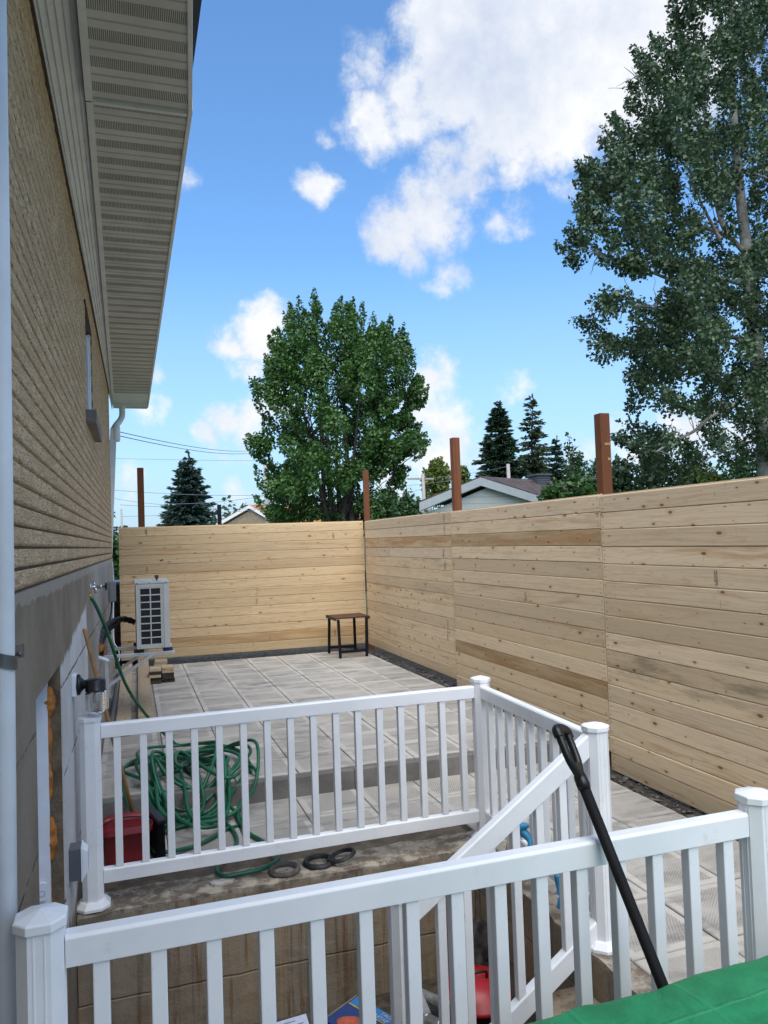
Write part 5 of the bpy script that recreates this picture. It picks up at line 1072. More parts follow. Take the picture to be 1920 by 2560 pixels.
# blue rubber gloves hung on a stick beside the stairs
gl_ = thing('rubber_glove', onz(1280, 2090, .2), 'blue rubber glove slung over a stick behind the stair railing', 'glove')
def pxp(px, py, Y): return at(px, py, Y)
b = MB(); b.tube(smooth_path([pxp(1322, 2064, 3.75), pxp(1300, 2068, 3.78), pxp(1284, 2082, 3.80), pxp(1290, 2102, 3.80), pxp(1294, 2112, 3.80)], 5), [.012+.016*math.sin(PI*i/20) for i in range(21)], 10)
b.tube(smooth_path([pxp(1306, 2078, 3.78), pxp(1322, 2096, 3.74), pxp(1326, 2112, 3.72), pxp(1318, 2130, 3.72)], 5), [.022, .024, .024, .022, .02, .018, .017, .016, .016, .016, .016, .015, .013, .011, .008, .004], 10); b.build('palm', 'blue_cloth', gl_)
b = MB(); b.tube([pxp(1268, 2140, 3.80), pxp(1278, 2082, 3.82)], [.016, .014], 8); b.tube([pxp(1286, 2138, 3.80), pxp(1285, 2095, 3.83)], [.013, .012], 8); b.build('stick', 'beige_cloth', gl_)
g2 = thing('rubber_glove', pxp(1400, 2240, 3.3), 'long blue rubber glove hanging down beside the stair railing post', 'glove')
b = MB(); b.tube(smooth_path([pxp(1408, 2182, 3.28), pxp(1418, 2200, 3.27), pxp(1412, 2228, 3.27), pxp(1402, 2252, 3.28), pxp(1396, 2272, 3.29)], 5), [.012, .016, .02, .022, .022, .022, .021, .02, .02, .019, .018, .018, .017, .016, .015, .014, .013, .012, .010, .008, .005], 10)
b.tube(smooth_path([pxp(1394, 2186, 3.31), pxp(1398, 2210, 3.31), pxp(1402, 2236, 3.30)], 5), [.018]*6+[.016]*5, 10); b.build('sleeve', 'blue_cloth', g2)
# ------------------------------------------------------------------ vegetation
rs = np.random.RandomState(5)
def leaf_mesh(name, P, D, size, mat, parent, asp=.62, jit=.25, face=None):
    """one rhombic leaf per point; D = direction each leaf points along"""
    P = np.asarray(P, float); n = len(P); D = D/np.maximum(1e-6, np.linalg.norm(D, axis=1, keepdims=True))
    q = rs.normal(size=(n, 3)) if face is None else np.asarray(face)+.55*rs.normal(size=(n, 3)); sd_ = np.cross(D, q); sd_ /= np.maximum(1e-6, np.linalg.norm(sd_, axis=1, keepdims=True))
    s = size*(1+jit*rs.normal(size=(n, 1))).clip(.5, 1.7)
    V = np.stack([P-D*s*.45, P+sd_*s*asp*.5-D*s*.08, P+D*s*.55, P-sd_*s*asp*.5-D*s*.08], 1).reshape(-1, 3)
    me = bpy.data.meshes.new(name); me.vertices.add(4*n); me.vertices.foreach_set('co', V.ravel().astype(np.float32)); me.loops.add(4*n); me.loops.foreach_set('vertex_index', np.arange(4*n, dtype=np.int32))
    me.polygons.add(n); me.polygons.foreach_set('loop_start', np.arange(0, 4*n, 4, dtype=np.int32)); me.update(calc_edges=True); return link(name, me, mat, parent)
def unit(n): v = rs.normal(size=(n, 3)); return v/np.linalg.norm(v, axis=1, keepdims=True)
def lumps_to_leaves(lumps, per, droop=.4, out=.6, shell=.5):
    """lumps: (centre, long axis dir, long radius, short radius). returns points, directions"""
    PP, DD, FF = [], [], []
    for c, e, rl, rsh in lumps:
        k = max(6, int(per*(rsh*rsh*rl)**.5 if per > 0 else -per)); u = unit(k); rad = (shell+(1-shell)*rs.rand(k, 1)**.7); e = np.asarray(e, float); e = e/np.linalg.norm(e)
        al = u@e; off = (u-al[:, None]*e)*rsh*(1-.45*np.clip(al, 0, 1))[:, None]+al[:, None]*e*rl
        PP.append(np.asarray(c)+off*rad); DD.append(u*out+e*.25+np.array([0, 0, -droop])+.55*rs.normal(size=(k, 3))); FF.append(u+np.array([0, 0, .45]))
    return np.concatenate(PP), np.concatenate(DD), np.concatenate(FF)
def inpoly(x, y, poly):
    c = False; n = len(poly)
    for i in range(n):
        x0, y0 = poly[i]; x1, y1 = poly[i-1]
        if (y0 > y) != (y1 > y) and x < (x1-x0)*(y-y0)/(y1-y0)+x0: c = not c
    return c
def limb(b, a, c, r0, r1, sag=.0, n=7, wob=.05, seed=0):
    a, c = Vector(a), Vector(c); L_ = (c-a).length; pts = []
    for i in range(n+1):
        t = i/n; p = a.lerp(c, t)+Vector((noise.noise(Vector((t*3, seed, 1))), noise.noise(Vector((t*3, seed, 2))), noise.noise(Vector((t*3, seed, 3)))))*wob*L_*math.sin(PI*t)+Vector((0, 0, sag*L_*math.sin(PI*t))); pts.append(p)
    b.tube(pts, [r0+(r1-r0)*i/n for i in range(n+1)], 8, False); return pts
def crown_lumps(poly, n, Y, depth, rl, rsh, axis, rg, holes=(), keep=None):
    xs_ = [p[0] for p in poly]; ys_ = [p[1] for p in poly]; out = []
    while len(out) < n:
        px, py = rg.uniform(min(xs_), max(xs_)), rg.uniform(min(ys_), max(ys_))
        if not inpoly(px, py, poly) or any((px-a)**2+(py-b)**2 < r*r for a, b, r in holes): continue
        # distance to the outline (sampled) sets how deep the crown is here
        dmin = min(math.hypot(px-(a[0]+(b_[0]-a[0])*t), py-(a[1]+(b_[1]-a[1])*t)) for a, b_ in zip(poly, poly[1:]+poly[:1]) for t in (0, .25, .5, .75))
        dd = depth*min(1, (dmin/150)**.6); y = Y+rg.uniform(-1, 1)*dd
        k = min(1, .55+dmin/90); out.append((np.array(at(px, py, y)), axis(px, py, rg), rl*rg.uniform(.75, 1.25)*k, rsh*rg.uniform(.75, 1.25)*k))
    return out
# --- big maple behind the back fence
MY = 29.0
mpoly = [(785, 742), (812, 800), (850, 752), (905, 768), (925, 820), (975, 800), (1000, 825), (1012, 850), (1018, 885), (1045, 885), (1042, 920), (1055, 965), (1066, 975), (1052, 1010), (1010, 1030), (1050, 1055), (1052, 1085), (1060, 1110), (1030, 1150), (1000, 1165), (1040, 1185), (1018, 1215), (985, 1235), (1000, 1270), (960, 1295), (915, 1300), (760, 1300), (700, 1310), (665, 1290), (645, 1255), (662, 1215), (645, 1180), (655, 1155), (625, 1110), (640, 1090), (660, 1085), (640, 1060), (665, 1030), (655, 1005), (628, 965), (630, 955), (668, 960), (662, 930), (660, 890), (675, 850), (700, 815), (720, 805), (735, 765), (752, 770), (765, 790)]
rm = random.Random(31)
def m_axis(px, py, rg): return np.array([(px-845)/420+rg.uniform(-.25, .25), rg.uniform(-.3, .3), .9 if py < 1000 else .35])
mh = [(790, 985, 26), (765, 1030, 20), (830, 940, 18), (870, 1010, 22), (760, 920, 16), (880, 1130, 24), (815, 1100, 22), (700, 1030, 18), (690, 1070, 16), (935, 1040, 18), (960, 990, 14), (905, 1200, 26), (800, 1190, 16), (740, 1130, 14), (985, 1110, 14), (990, 1255, 14), (930, 1250, 14), (800, 1250, 14), (850, 1265, 12)]
lump = crown_lumps(mpoly, 330, MY, 2.7, .62, .36, m_axis, rm, mh)
for (px, py) in ((785, 745), (752, 765), (735, 775), (850, 758), (880, 765), (905, 770), (930, 800), (975, 805), (1000, 825), (1030, 895), (1058, 975), (1055, 1112), (640, 962), (632, 1112), (655, 1010), (648, 1180), (655, 1250), (720, 800), (700, 830)): lump.append((np.array(at(px, py+14, MY+rm.uniform(-1, 1))), m_axis(px, py, rm)+np.array([0, 0, .5]), .62, .2))
mt_ = thing('maple_tree', at(850, 1330, MY)*1, 'large round leafy maple tree standing behind the back fence', 'tree'); mt_.location.z = -.07
P_, D_, N_ = lumps_to_leaves(lump, 1080, droop=.5)
leaf_mesh('crown', P_, D_, .112, 'maple_leaf', mt_, asp=.8, face=N_)
b = MB(); base = Vector(at(850, 1330, MY)); base.z = -.1
for i, (px, py, r0) in enumerate(((745, 960, .15), (800, 900, .20), (790, 820, .16), (860, 860, .2), (900, 950, .17), (960, 1000, .12), (705, 1080, .11), (845, 960, .15), (820, 1050, .13), (1000, 1130, .09), (930, 1100, .12), (770, 1020, .12), (690, 1200, .08), (970, 1220, .08))):
    tgt = at(px, py, MY+rm.uniform(-1.2, 1.2)); bs = base+Vector((rm.uniform(-.45, .45)*1.3+(px-845)/500, rm.uniform(-.3, .3), 0)); mid_ = bs.lerp(tgt, .35)+Vector((-(px-845)/600, 0, .2))
    pts = smooth_path([bs, bs.lerp(mid_, .5), mid_, mid_.lerp(tgt, .5)+Vector((rm.uniform(-.15, .15), 0, 0)), tgt], 4); b.tube(pts, [r0*(1-.86*k/(len(pts)-1)) for k in range(len(pts))], 8)
    for _ in range(6):
        k = rm.randint(6, len(pts)-2); s = pts[k]; limb(b, s, s+Vector((rm.uniform(-1.3, 1.3), rm.uniform(-1, 1), rm.uniform(.4, 1.6))), r0*.22, .012, n=5, seed=rm.random()*50)
b.build('trunk', 'bark', mt_)
# --- tall poplar on the right, beyond the long fence
PY_ = 11.0
ppoly = [(1690, -60), (1672, 20), (1682, 60), (1660, 95), (1625, 110), (1600, 125), (1575, 150), (1580, 200), (1568, 225), (1572, 262), (1585, 320), (1560, 300), (1530, 300), (1495, 335), (1492, 370), (1500, 400), (1460, 405), (1436, 425), (1430, 470), (1450, 500), (1425, 520), (1428, 560), (1420, 600), (1396, 612), (1405, 640), (1425, 655), (1455, 665), (1465, 700), (1455, 760), (1430, 790), (1434, 830), (1460, 880), (1490, 900), (1530, 905), (1570, 880), (1590, 900), (1560, 950), (1545, 990), (1560, 1030), (1535, 1070), (1545, 1110), (1580, 1150), (1640, 1180), (1720, 1190), (1800, 1170), (1900, 1150), (2050, 1190), (2250, 1100), (2380, 900), (2420, 600), (2360, 250), (2250, -50), (2120, -320), (1960, -560), (1830, -420), (1740, -220)]
holes = [(1500, 690, 34), (1540, 700, 34), (1585, 705, 30), (1630, 715, 22), (1560, 780, 32), (1590, 740, 24), (1620, 760, 16), (1490, 850, 14), (1830, 600, 30), (1860, 560, 24), (1800, 555, 26), (1835, 520, 22), (1770, 540, 18), (1850, 480, 16), (1600, 610, 20), (1640, 640, 18), (1700, 1070, 34), (1650, 1060, 26), (1740, 1050, 20), (1760, 1130, 22), (1830, 1130, 22), (1690, 1040, 22), (1550, 520, 14), (1520, 545, 14), (1840, 370, 16), (1870, 330, 14), (1740, 500, 12), (1590, 560, 14), (1830, 840, 18), (1800, 850, 14), (1890, 1160, 30), (1600, 1170, 16), (1700, 690, 14)]
rp = random.Random(77)
def p_axis(px, py, rg): return np.array([(px-1900)/520+rg.uniform(-.25, .25), rg.uniform(-.3, .3), 1.0 if py < 650 else .25])
def carve(nn, rl, rsh): return crown_lumps(ppoly, nn, PY_, 2.1, rl, rsh, p_axis, rp, holes)
lump = carve(1450, .36, .185)
pt = thing('poplar_tree', at(1905, 1330, PY_), 'tall dark poplar with pale grey trunk rising beyond the right fence', 'tree'); pt.location.z = -.07
P_, D_, N_ = lumps_to_leaves(lump, 1480, droop=.25, out=.5, shell=.15)
leaf_mesh('crown', P_, D_, .062, 'poplar_leaf', pt, asp=.82, face=N_)
b = MB(); base = Vector(at(1925, 1330, PY_)); base.z = -.1
tr = [base, at(1915, 1150, PY_), at(1902, 980, PY_), at(1880, 780, PY_), at(1868, 640, PY_), at(1850, 480, PY_), at(1835, 300, PY_), at(1828, 100, PY_), at(1850, -200, PY_)]
tp_ = smooth_path(tr, 5); b.tube(tp_, [.17*(1-.82*k/(len(tp_)-1)) for k in range(len(tp_))], 12)
def br(pts, r0, r1, y=None):
    q = smooth_path([at(px, py, PY_+dy) for px, py, dy in pts], 5); b.tube(q, [r0+(r1-r0)*k/(len(q)-1) for k in range(len(q))], 8); return q
sub = []
sub.append(br([(1820, 590, .0), (1800, 540, .1), (1782, 460, .2), (1770, 380, .3), (1755, 200, .4)], .055, .02)); sub.append(br([(1800, 600, -.2), (1780, 560, -.2), (1750, 500, -.3), (1735, 430, -.3)], .035, .012))
sub.append(br([(1868, 640, .0), (1820, 590, .0), (1760, 570, -.1), (1735, 560, -.2)], .05, .022)); sub.append(br([(1890, 780, 0), (1800, 720, -.2), (1740, 712, -.4), (1680, 700, -.5), (1610, 672, -.6), (1550, 655, -.7), (1490, 625, -.8)], .05, .012))
sub.append(br([(1890, 720, .3), (1780, 690, .3), (1690, 650, .4), (1620, 610, .5), (1560, 560, .5)], .04, .010)); sub.append(br([(1905, 900, 0), (1850, 850, -.3), (1800, 835, -.5), (1740, 800, -.7), (1640, 770, -.9), (1560, 765, -1)], .05, .012))
sub.append(br([(1912, 980, 0), (1860, 1000, -.4), (1780, 1040, -.6), (1735, 1078, -.7), (1680, 1105, -.8), (1640, 1130, -.9)], .05, .012)); sub.append(br([(1905, 1100, 0), (1850, 1110, -.2), (1800, 1130, -.4), (1750, 1160, -.5)], .03, .010))
sub.append(br([(1850, 480, 0), (1800, 430, -.2), (1740, 400, -.4), (1650, 330, -.6)], .035, .012)); sub.append(br([(1850, 420, .2), (1900, 440, .2), (1960, 460, .3)], .03, .012)); sub.append(br([(1780, 460, .2), (1700, 360, .2), (1620, 250, .2), (1590, 180, .1)], .03, .008))
for q in sub:
    for _ in range(9):
        k = rp.randint(4, len(q)-1); limb(b, q[k], q[k]+Vector((rp.uniform(-.7, .35), rp.uniform(-.5, .5), rp.uniform(-.25, .7))), .010, .003, n=5, wob=.12, seed=rp.random()*40)
b.build('trunk', 'poplar_bark', pt)
# --- conifers
def conifer(name, px, ptop, pbase, Y, half, mat, lab, tiers=26, dens=1., sparse=0., group=None, seed=1):
    rc = random.Random(seed); top = at(px, ptop, Y); foot = at(px+2, pbase, Y); z0 = foot.z; o = thing(name, (foot.x, foot.y, -.07), lab, 'tree', group)
    hw = half/F_*Y*1.02; Hh = top.z-z0; x0, y0 = foot.x, foot.y; PP, DD = [], []; b = MB()
    b.tube([(x0, y0, -.1), (x0, y0, z0+Hh*.5), (top.x, top.y, top.z-.1)], [.02*Hh*.9+.08, .011*Hh, .01], 8)
    for i in range(int(tiers*11)):
        t = 1-(1-rc.random())**.62 if i > 8 else i/9; t = min(.985, t)
        if rc.random() < sparse: continue
        z = z0+Hh*t; L0 = hw*(1-t)**.85; a = rc.uniform(0, 2*PI); L_ = L0*rc.uniform(.70, 1.15)*(.86+.14*math.sin(t*tiers*2.1))+.07*hw; d = Vector((math.cos(a), math.sin(a), 0)); dr = -.26+.55*t
        tip = Vector((x0, y0, z))+d*L_+Vector((0, 0, dr*L_+.10*L_)); rt = Vector((x0, y0, z+.02*Hh))
        b.tube([rt, rt.lerp(tip, .6)-Vector((0, 0, .04*L_)), tip], [.004*Hh*(1-t)+.008, .012, .004], 4, False)
        m_ = max(5, int(34*dens*(L_/hw)**.9)+4)
        for q in range(m_):
            s = ((q+rc.random())/m_)**.7; p = rt.lerp(tip, s)-Vector((0, 0, .05*L_*math.sin(PI*s))); sp = .26*L_*(1.05-s)+.03*hw; lat = Vector((-d.y, d.x, 0))*rc.uniform(-1, 1)*sp
            PP.append(p+lat+Vector((0, 0, rc.uniform(-.05, .02)*hw))); DD.append(d*.9+lat.normalized()*.8*min(1, lat.length/sp)+Vector((0, 0, rc.uniform(-.7, .35))))
    for q in range(14): PP.append(top-Vector((rc.uniform(-.02, .02)*hw, 0, .22*q*hw*.1))); DD.append(Vector((rc.uniform(-.6, .6), rc.uniform(-.6, .6), 1)))
    leaf_mesh('crown', np.array([tuple(p) for p in PP]), np.array([tuple(d) for d in DD]), hw*.15, mat, o, asp=.34, jit=.3); b.build('trunk', 'bark', o); return o
conifer('spruce_tree', 472, 1128, 1326, 42, 76, 'spruce', 'blue spruce with even pointed cone standing behind the back fence', 30, 2.0, seed=3)
conifer('spruce_tree', 262, 1190, 1420, 30, 46, 'spruce', 'dark spruce half hidden behind the corner of the brick house', 22, 1.8, seed=5)
conifer('spruce_tree', 1250, 1003, 1205, 48, 82, 'spruce_dark', 'dense dark spruce rising behind the grey gabled house', 26, 2.2, seed=7, group='spruces behind the gabled house')
conifer('spruce_tree', 1332, 986, 1220, 50, 80, 'larch', 'thin see-through spruce with bare trunk showing, behind the grey gabled house', 24, 1.3, .25, seed=9, group='spruces behind the gabled house')
conifer('spruce_tree', 1392, 1090, 1225, 46, 48, 'spruce_dark', 'short dark spruce to the right of the thin spruce', 18, 2.0, seed=11, group='spruces behind the gabled house')
# --- leafy shrubs and small trees
def bush(name, poly, n, Y, depth, rl, rsh, per, size, mat, lab, seed, asp=.7, stem=True, cat='tree', up=.8):
    rb = random.Random(seed); lm = crown_lumps(poly, n, Y, depth, rl, rsh, lambda x, y, g_: np.array([g_.uniform(-.4, .4), g_.uniform(-.3, .3), up]), rb)
    cxm = sum(p[0] for p in poly)/len(poly); ymx = max(p[1] for p in poly); ft = at(cxm, ymx, Y); o = thing(name, (ft.x, ft.y, -.07), lab, cat); P_, D_, N_ = lumps_to_leaves(lm, per, droop=.3); leaf_mesh('crown', P_, D_, size, mat, o, asp=asp, face=N_)
    if stem:
        b = MB()
        for l in lm[:max(5, n//8)]: limb(b, (ft.x+rb.uniform(-.15, .15), ft.y, -.1), l[0], .03+.0012*Y, .008, n=6, seed=rb.random()*60)
        b.build('trunk', 'bark', o)
    return o
bush('leafy_shrub', [(1175, 1262), (1195, 1235), (1210, 1190), (1260, 1195), (1270, 1225), (1300, 1235), (1330, 1210), (1355, 1190), (1395, 1180), (1420, 1150), (1470, 1165), (1495, 1185), (1500, 1260), (1400, 1300), (1250, 1300)], 0, 9, 1, .3, .2, 10, .1, 'shrub', '', 1) if False else None
bush('leafy_shrub', [(1352, 1265), (1362, 1225), (1385, 1205), (1405, 1225), (1425, 1190), (1445, 1200), (1490, 1190), (1495, 1290), (1352, 1290)], 55, 10.5, .7, .22, .15, 900, .085, 'shrub', 'dark leafy shrub growing behind the right fence in front of the brown roof', 41, cat='shrub')
bush('cedar_tree', [(1404, 1250), (1410, 1180), (1420, 1135), (1440, 1128), (1462, 1150), (1475, 1190), (1480, 1250)], 60, 30, .9, .5, .3, 420, .16, 'cedar', 'rounded bright green cedar to the left of the nearest brown post', 43, asp=.4)
bush('cedar_tree', [(1478, 1230), (1480, 1165), (1490, 1138), (1500, 1165), (1502, 1230)], 26, 34, .5, .5, .25, 420, .16, 'cedar', 'narrow dark cedar hard against the nearest brown post', 44, asp=.4)
b = MB(); s0_ = at(1428, 1170, 12); PPs = []; DDs = []; rq = random.Random(4); st_ = thing('sapling', (s0_.x, s0_.y, -.07), 'thin sapling shoot standing above the cedar left of the nearest brown post', 'sapling')
for (px, py) in ((1422, 1083), (1410, 1110), (1436, 1120), (1450, 1130)):
    e_ = at(px, py, 12); b.tube([Vector((s0_.x, s0_.y, -.1)), s0_, s0_.lerp(e_, .6), e_], [.02, .012, .007, .003], 6)
    for q in range(26): t = rq.uniform(.35, 1); PPs.append(tuple(s0_.lerp(e_, t)+Vector((rq.uniform(-.07, .07), rq.uniform(-.07, .07), rq.uniform(-.05, .05))))); DDs.append((rq.uniform(-1, 1), rq.uniform(-1, 1), .4))
b.build('stem', 'bark', st_); leaf_mesh('foliage', np.array(PPs), np.array(DDs), .085, 'shrub', st_)
bush('yellowing_tree', [(1062, 1250), (1058, 1200), (1068, 1165), (1090, 1148), (1112, 1160), (1122, 1190), (1118, 1230), (1100, 1255)], 55, 52, 1.4, .8, .45, 260, .26, 'yellow_shrub', 'yellow green airy tree beside the thin utility pole, left of the second brown post', 45)
bush('yellowing_tree', [(1140, 1220), (1145, 1175), (1160, 1165), (1172, 1190), (1178, 1215)], 26, 55, .9, .7, .4, 260, .26, 'yellow_shrub', 'small yellow green tree just right of the second brown post', 46)
bush('round_cedar', [(990, 1300), (988, 1260), (1005, 1238), (1028, 1232), (1046, 1250), (1060, 1280), (1062, 1300)], 55, 24, .9, .4, .28, 420, .14, 'cedar', 'rounded dark green cedar at the left end of the grey gabled house', 47, asp=.4)
bush('round_cedar', [(935, 1305), (935, 1270), (955, 1240), (978, 1250), (990, 1275), (992, 1305)], 40, 25.5, .8, .4, .28, 420, .14, 'shrub', 'dark leafy bush behind the corner post of the two fences', 48)
bush('light_shrub', [(690, 1318), (672, 1300), (680, 1275), (705, 1270), (735, 1285), (745, 1318)], 30, 33, .8, .4, .3, 380, .16, 'yellow_shrub', 'light green shrub at the foot of the maple beside the utility pole', 49, cat='shrub')
bush('light_shrub', [(860, 1310), (862, 1290), (885, 1283), (905, 1290), (908, 1310)], 20, 33, .6, .4, .3, 380, .16, 'yellow_shrub', 'small yellow green shrub right of the maple trunks', 50, cat='shrub')
for i_, (pl, Yq, mt, lab) in enumerate((
  ([(1500, 1270), (1505, 1190), (1560, 1150), (1620, 1150), (1680, 1165), (1700, 1260)], 13.5, 'poplar_leaf', 'dark understorey shrub right of the nearest brown post'),
  ([(1690, 1260), (1700, 1180), (1745, 1165), (1790, 1190), (1800, 1250)], 15, 'yellow_shrub', 'yellow green shrub seen below the poplar branches'),
  ([(1790, 1250), (1795, 1150), (1850, 1120), (1915, 1140), (1990, 1130), (2000, 1240)], 16, 'shrub', 'mid green bushy tree at the right edge behind the poplar trunk'))):
    bush('understorey_shrub', pl, 70, Yq, 1.0, .35, .24, 620, .1, mt, lab, 60+i_, cat='shrub')
bush('hedge', [(255, 1510), (258, 1330), (300, 1330), (312, 1400), (312, 1510)], 60, 24, 1.2, .45, .3, 420, .14, 'shrub', 'dark green hedge seen in the gap between the house corner and the back fence', 70, cat='hedge', stem=False)
# far wooded ridge
PPs, DDs = [], []; rf = random.Random(12)
for i in range(900):
    px = rf.uniform(150, 2300); Yq = rf.uniform(150, 230); base = at(px, 1360, Yq); h = rf.uniform(3.5, 9.5)*(1+.35*math.sin(px*.013)); w = h*.22
    for q in range(34):
        t = rf.random(); a = rf.uniform(0, 2*PI); r_ = w*(1-t)*rf.random()**.5; PPs.append((base.x+r_*math.cos(a), base.y+r_*math.sin(a), -.1+h*t)); DDs.append((math.cos(a), math.sin(a), -.4))
tag(leaf_mesh('far_forest', np.array(PPs), np.array(DDs), 1.1, 'forest', None, asp=.6), 'low line of far conifers along the horizon', 'forest', kind='stuff')
# ------------------------------------------------------------------ neighbouring houses, poles and wires
def gable_house(nm, apex, el, er, Y, depth, zbase, wall, trimm, roofm, lab, dirv=(.35, 1, 0), over=.35):
    """gable end facing the viewer; apex and eave corners given by bearing at distance Y"""
    A = at(*apex, Y); Lc = at(*el, Y); Rc = at(*er, Y); o = thing(nm, ((Lc.x+Rc.x)/2, Y, zbase), lab, 'house'); d = Vector(dirv).normalized()*depth; back = d*(.35/depth)
    li, ri = Lc.lerp(A, .06), Rc.lerp(A, .06); dn = Vector((0, 0, -.22)); b = MB(); V = [Vector((li.x, Y, zbase)), Vector((ri.x, Y, zbase)), ri+dn, A+dn, li+dn]; V = [v+back for v in V]; V2 = [v+d for v in V]
    b.add(V+V2, [(0, 1, 2, 3, 4), (9, 8, 7, 6, 5), (0, 5, 6, 1), (1, 6, 7, 2), (4, 9, 5, 0)]); b.build('wall', wall, o)
    b = MB(); th = Vector((0, 0, .10)); b.add([Lc, A, A+d*1.05, Lc+d*1.05, Lc+th, A+th, A+d*1.05+th, Lc+d*1.05+th], [(0, 3, 2, 1), (4, 5, 6, 7), (0, 1, 5, 4), (3, 0, 4, 7), (2, 3, 7, 6)]); b.add([A, Rc, Rc+d*1.05, A+d*1.05, A+th, Rc+th, Rc+d*1.05+th, A+d*1.05+th], [(0, 3, 2, 1), (4, 5, 6, 7), (0, 1, 5, 4), (1, 2, 6, 5), (2, 3, 7, 6)]); rf_ = b.build('roof', roofm, o)
    b = MB(); f = Vector((0, -.02, 0)); w = Vector((0, 0, -.17)); 
    for P0, P1 in ((Lc, A), (A, Rc)): b.add([P0+f+w, P1+f+w, P1+f+th*.6, P0+f+th*.6, P0+w+back*.3, P1+w+back*.3, P1+th*.6+back*.3, P0+th*.6+back*.3], [(0, 1, 2, 3), (7, 6, 5, 4), (0, 4, 5, 1), (3, 2, 6, 7), (0, 3, 7, 4), (1, 5, 6, 2)])
    b.build('barge_board', trimm, o); return o, A, Lc, Rc, d, rf_
M['grey_trim'] = simple('grey green trim', (.42, .46, .47), .5, var=.05, bump=.02)
o, A, Lc, Rc, d, rf_ = gable_house('neighbour_house', (1200, 1199), (1048, 1262), (1362, 1250), 20, 9, -.07, 'siding', 'grey_trim', 'shingle', 'sage green gabled house with brown shingle roof beyond the right fence', (1.75, 1, 0))
for (fx1, fz1) in ((.30, .05), (.62, .10)):
    b = MB(); c = A.lerp(Rc, fz1+.12)+d*fx1; b.box((c.x-.22, c.y-.22, c.z-.1), (c.x+.22, c.y+.22, c.z+.30)); b.box((c.x-.28, c.y-.28, c.z+.31), (c.x+.28, c.y+.28, c.z+.36))
    for i in range(3): b.box((c.x-.235, c.y-.235, c.z+.08+.07*i), (c.x+.235, c.y+.235, c.z+.11+.07*i))
    b.build('roof_vent', 'dark_grey_box', rf_)
b = MB(); w0 = at(1272, 1262, 20.2); b.box((w0.x-.05, 20.30, 1.1), (w0.x+1.1, 20.36, w0.z)) ; b.build('window_frame', 'white_paint', o)
b = MB(); p0_ = Lc+Vector((.12, .25, -.12)); b.tube([p0_, p0_+Vector((.3, .08, -.25)), p0_+Vector((.32, .1, -1.5))], .05, 8); b.build('downspout', 'alu', o)
o, A, Lc, Rc, d, rf_ = gable_house('brick_house', (622, 1265), (540, 1312), (712, 1318), 58, 13, -.07, 'far_brick', 'white_paint', 'orange_roof', 'tan brick house with orange roof and white gable trim between the spruce and the maple', (.95, .5, 0))
b = MB(); c = at(770, 1300, 60); b.box((c.x-.95, 60, -.07), (c.x+.55, 61.2, at(770, 1278, 60).z)); tag(b.build('brick_chimney', 'red_brick'), 'orange brick chimney glimpsed through the foot of the maple', 'chimney')
b = MB(); c = at(549, 1308, 18); tpz = at(547, 1262, 18).z; b.box((c.x-.042, 17.95, -.1), (c.x+.042, 18.05, tpz)); bp = b.build('dark_post', 'matte_black'); tag(bp, 'thin black post with a small bracket standing behind the back fence', 'post')
b = MB(); q = at(544, 1279, 17.85); b.lathe([(.045, -.02), (.06, -.02), (.06, .02), (.045, .02), (.045, -.02)], q+Vector((-.06, 0, 0)), (0, 1, 0), 14, False); b.build('bracket', 'matte_black', bp)
def pole(px, ptop, Y, r, lab, arm=False, box=None):
    t = at(px, ptop, Y); o = thing('utility_pole', (t.x, Y, -.1), lab, 'utility pole'); b = MB(); b.tube([(t.x+.05, Y, -.1), t], [r*1.15, r*.85], 10); b.build('shaft', 'pole', o)
    if arm: b = MB(); b.box((t.x-1.0, Y-.06, t.z-.35), (t.x+.7, Y+.06, t.z-.24)); b.build('crossarm', 'pole', o)
    if box: b = MB(); b.lathe([(0, 0), (.18, 0), (.18, .7), (0, .72)], Vector((t.x+.3, Y-.1, box)), (0, 0, 1), 14); b.build('transformer', 'grey_box', o)
    return o
pole(663, 1150, 40, .13, 'grey utility pole rising along the left edge of the maple', box=2.9)
pole(1057, 1185, 44, .12, 'thin pale utility pole with crossarm left of the grey gabled house', True, 3.2)
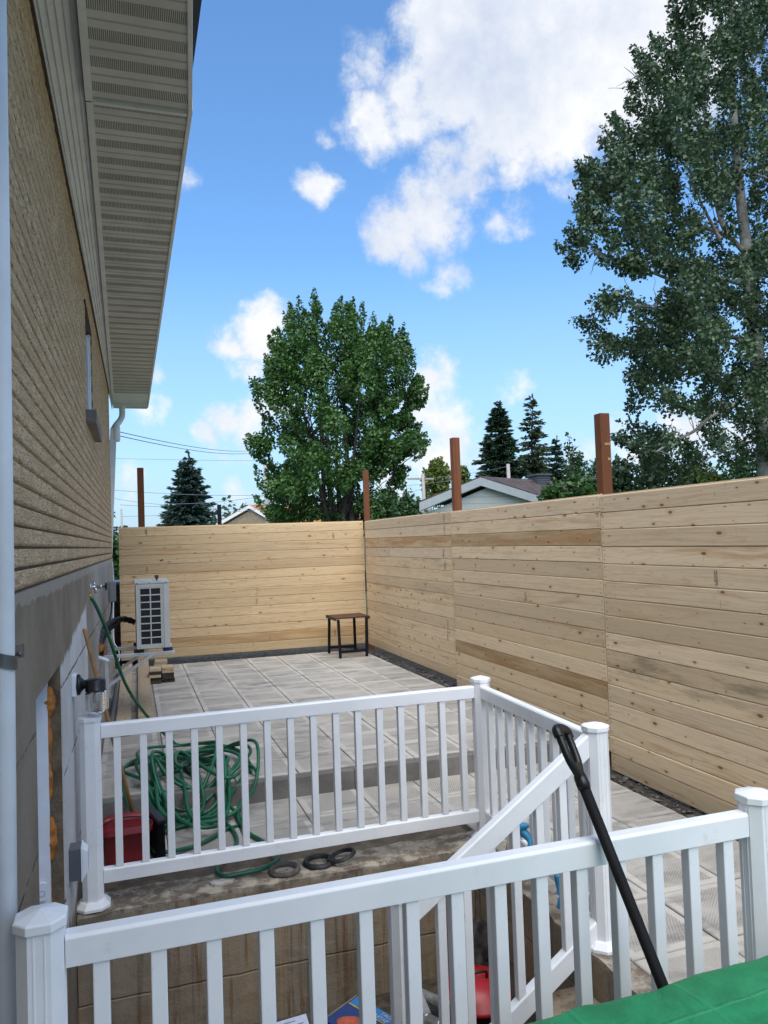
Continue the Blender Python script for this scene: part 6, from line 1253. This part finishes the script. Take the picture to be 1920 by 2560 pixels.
pole(1270, 1160, 38, .11, 'short pale pole standing behind the ridge of the brown roof')
pole(303, 1272, 75, .10, 'far thin pole beside the spruce at the house corner')
def wire(p, q, Y0, Y1, sag, r, lab):
    a, c = at(*p, Y0), at(*q, Y1); pts = [a.lerp(c, i/16)-Vector((0, 0, sag*4*(i/16)*(1-i/16))) for i in range(17)]; b = MB(); b.tube(pts, r*.75, 5); tag(b.build('power_line', 'wire'), lab, 'wire', 'overhead wires behind the back fence')
wire((296, 1079), (670, 1119), 13, 40, .25, .010, 'upper of the twin service wires running from the house corner into the maple')
wire((296, 1089), (670, 1122), 13, 40, .28, .010, 'lower of the twin service wires running from the house corner into the maple')
wire((285, 1146), (663, 1152), 40, 40, .02, .011, 'single pale wire crossing the top of the spruce')
wire((283, 1225), (663, 1238), 40, 40, .10, .014, 'wire crossing the middle of the spruce')
wire((285, 1246), (420, 1262), 42, 42, .05, .014, 'short wire dipping towards the left side of the spruce'); wire((410, 1260), (663, 1239), 41, 40, .12, .014, 'wire rising from the spruce to the utility pole')
wire((300, 1262), (690, 1272), 45, 45, .08, .016, 'wire running just above the tan brick house'); wire((305, 1291), (640, 1275), 45, 45, .06, .014, 'lowest wire behind the first brown post')
wire((1000, 1215), (1130, 1200), 44, 44, .05, .014, 'wire crossing the yellow green tree behind the second brown post'); wire((960, 1240), (1057, 1222), 44, 44, .05, .014, 'wire between the maple and the thin pale pole'); wire((1057, 1196), (1270, 1166), 44, 38, .1, .013, 'wire linking the thin pale pole and the short pole behind the roof')
# dark storage box standing in the gap beside the house corner
sb = thing('storage_box', (-.2, 13.3, -.07), 'dark brown slatted storage box with grey lid seen in the gap beside the house corner', 'storage box')
b = MB(); yb = 12.75; x0_, x1_ = -.75, .12
for i in range(9): b.box((x0_, yb, .0+.148*i), (x1_, yb+.9, .0+.148*i+.138))
b.build('slatted_body', 'dark_wood', sb); b = MB(); b.box((x0_-.03, yb-.03, 1.335), (x1_+.03, yb+.95, 1.385)); b.build('lid', 'galv', sb, bevel=.008)
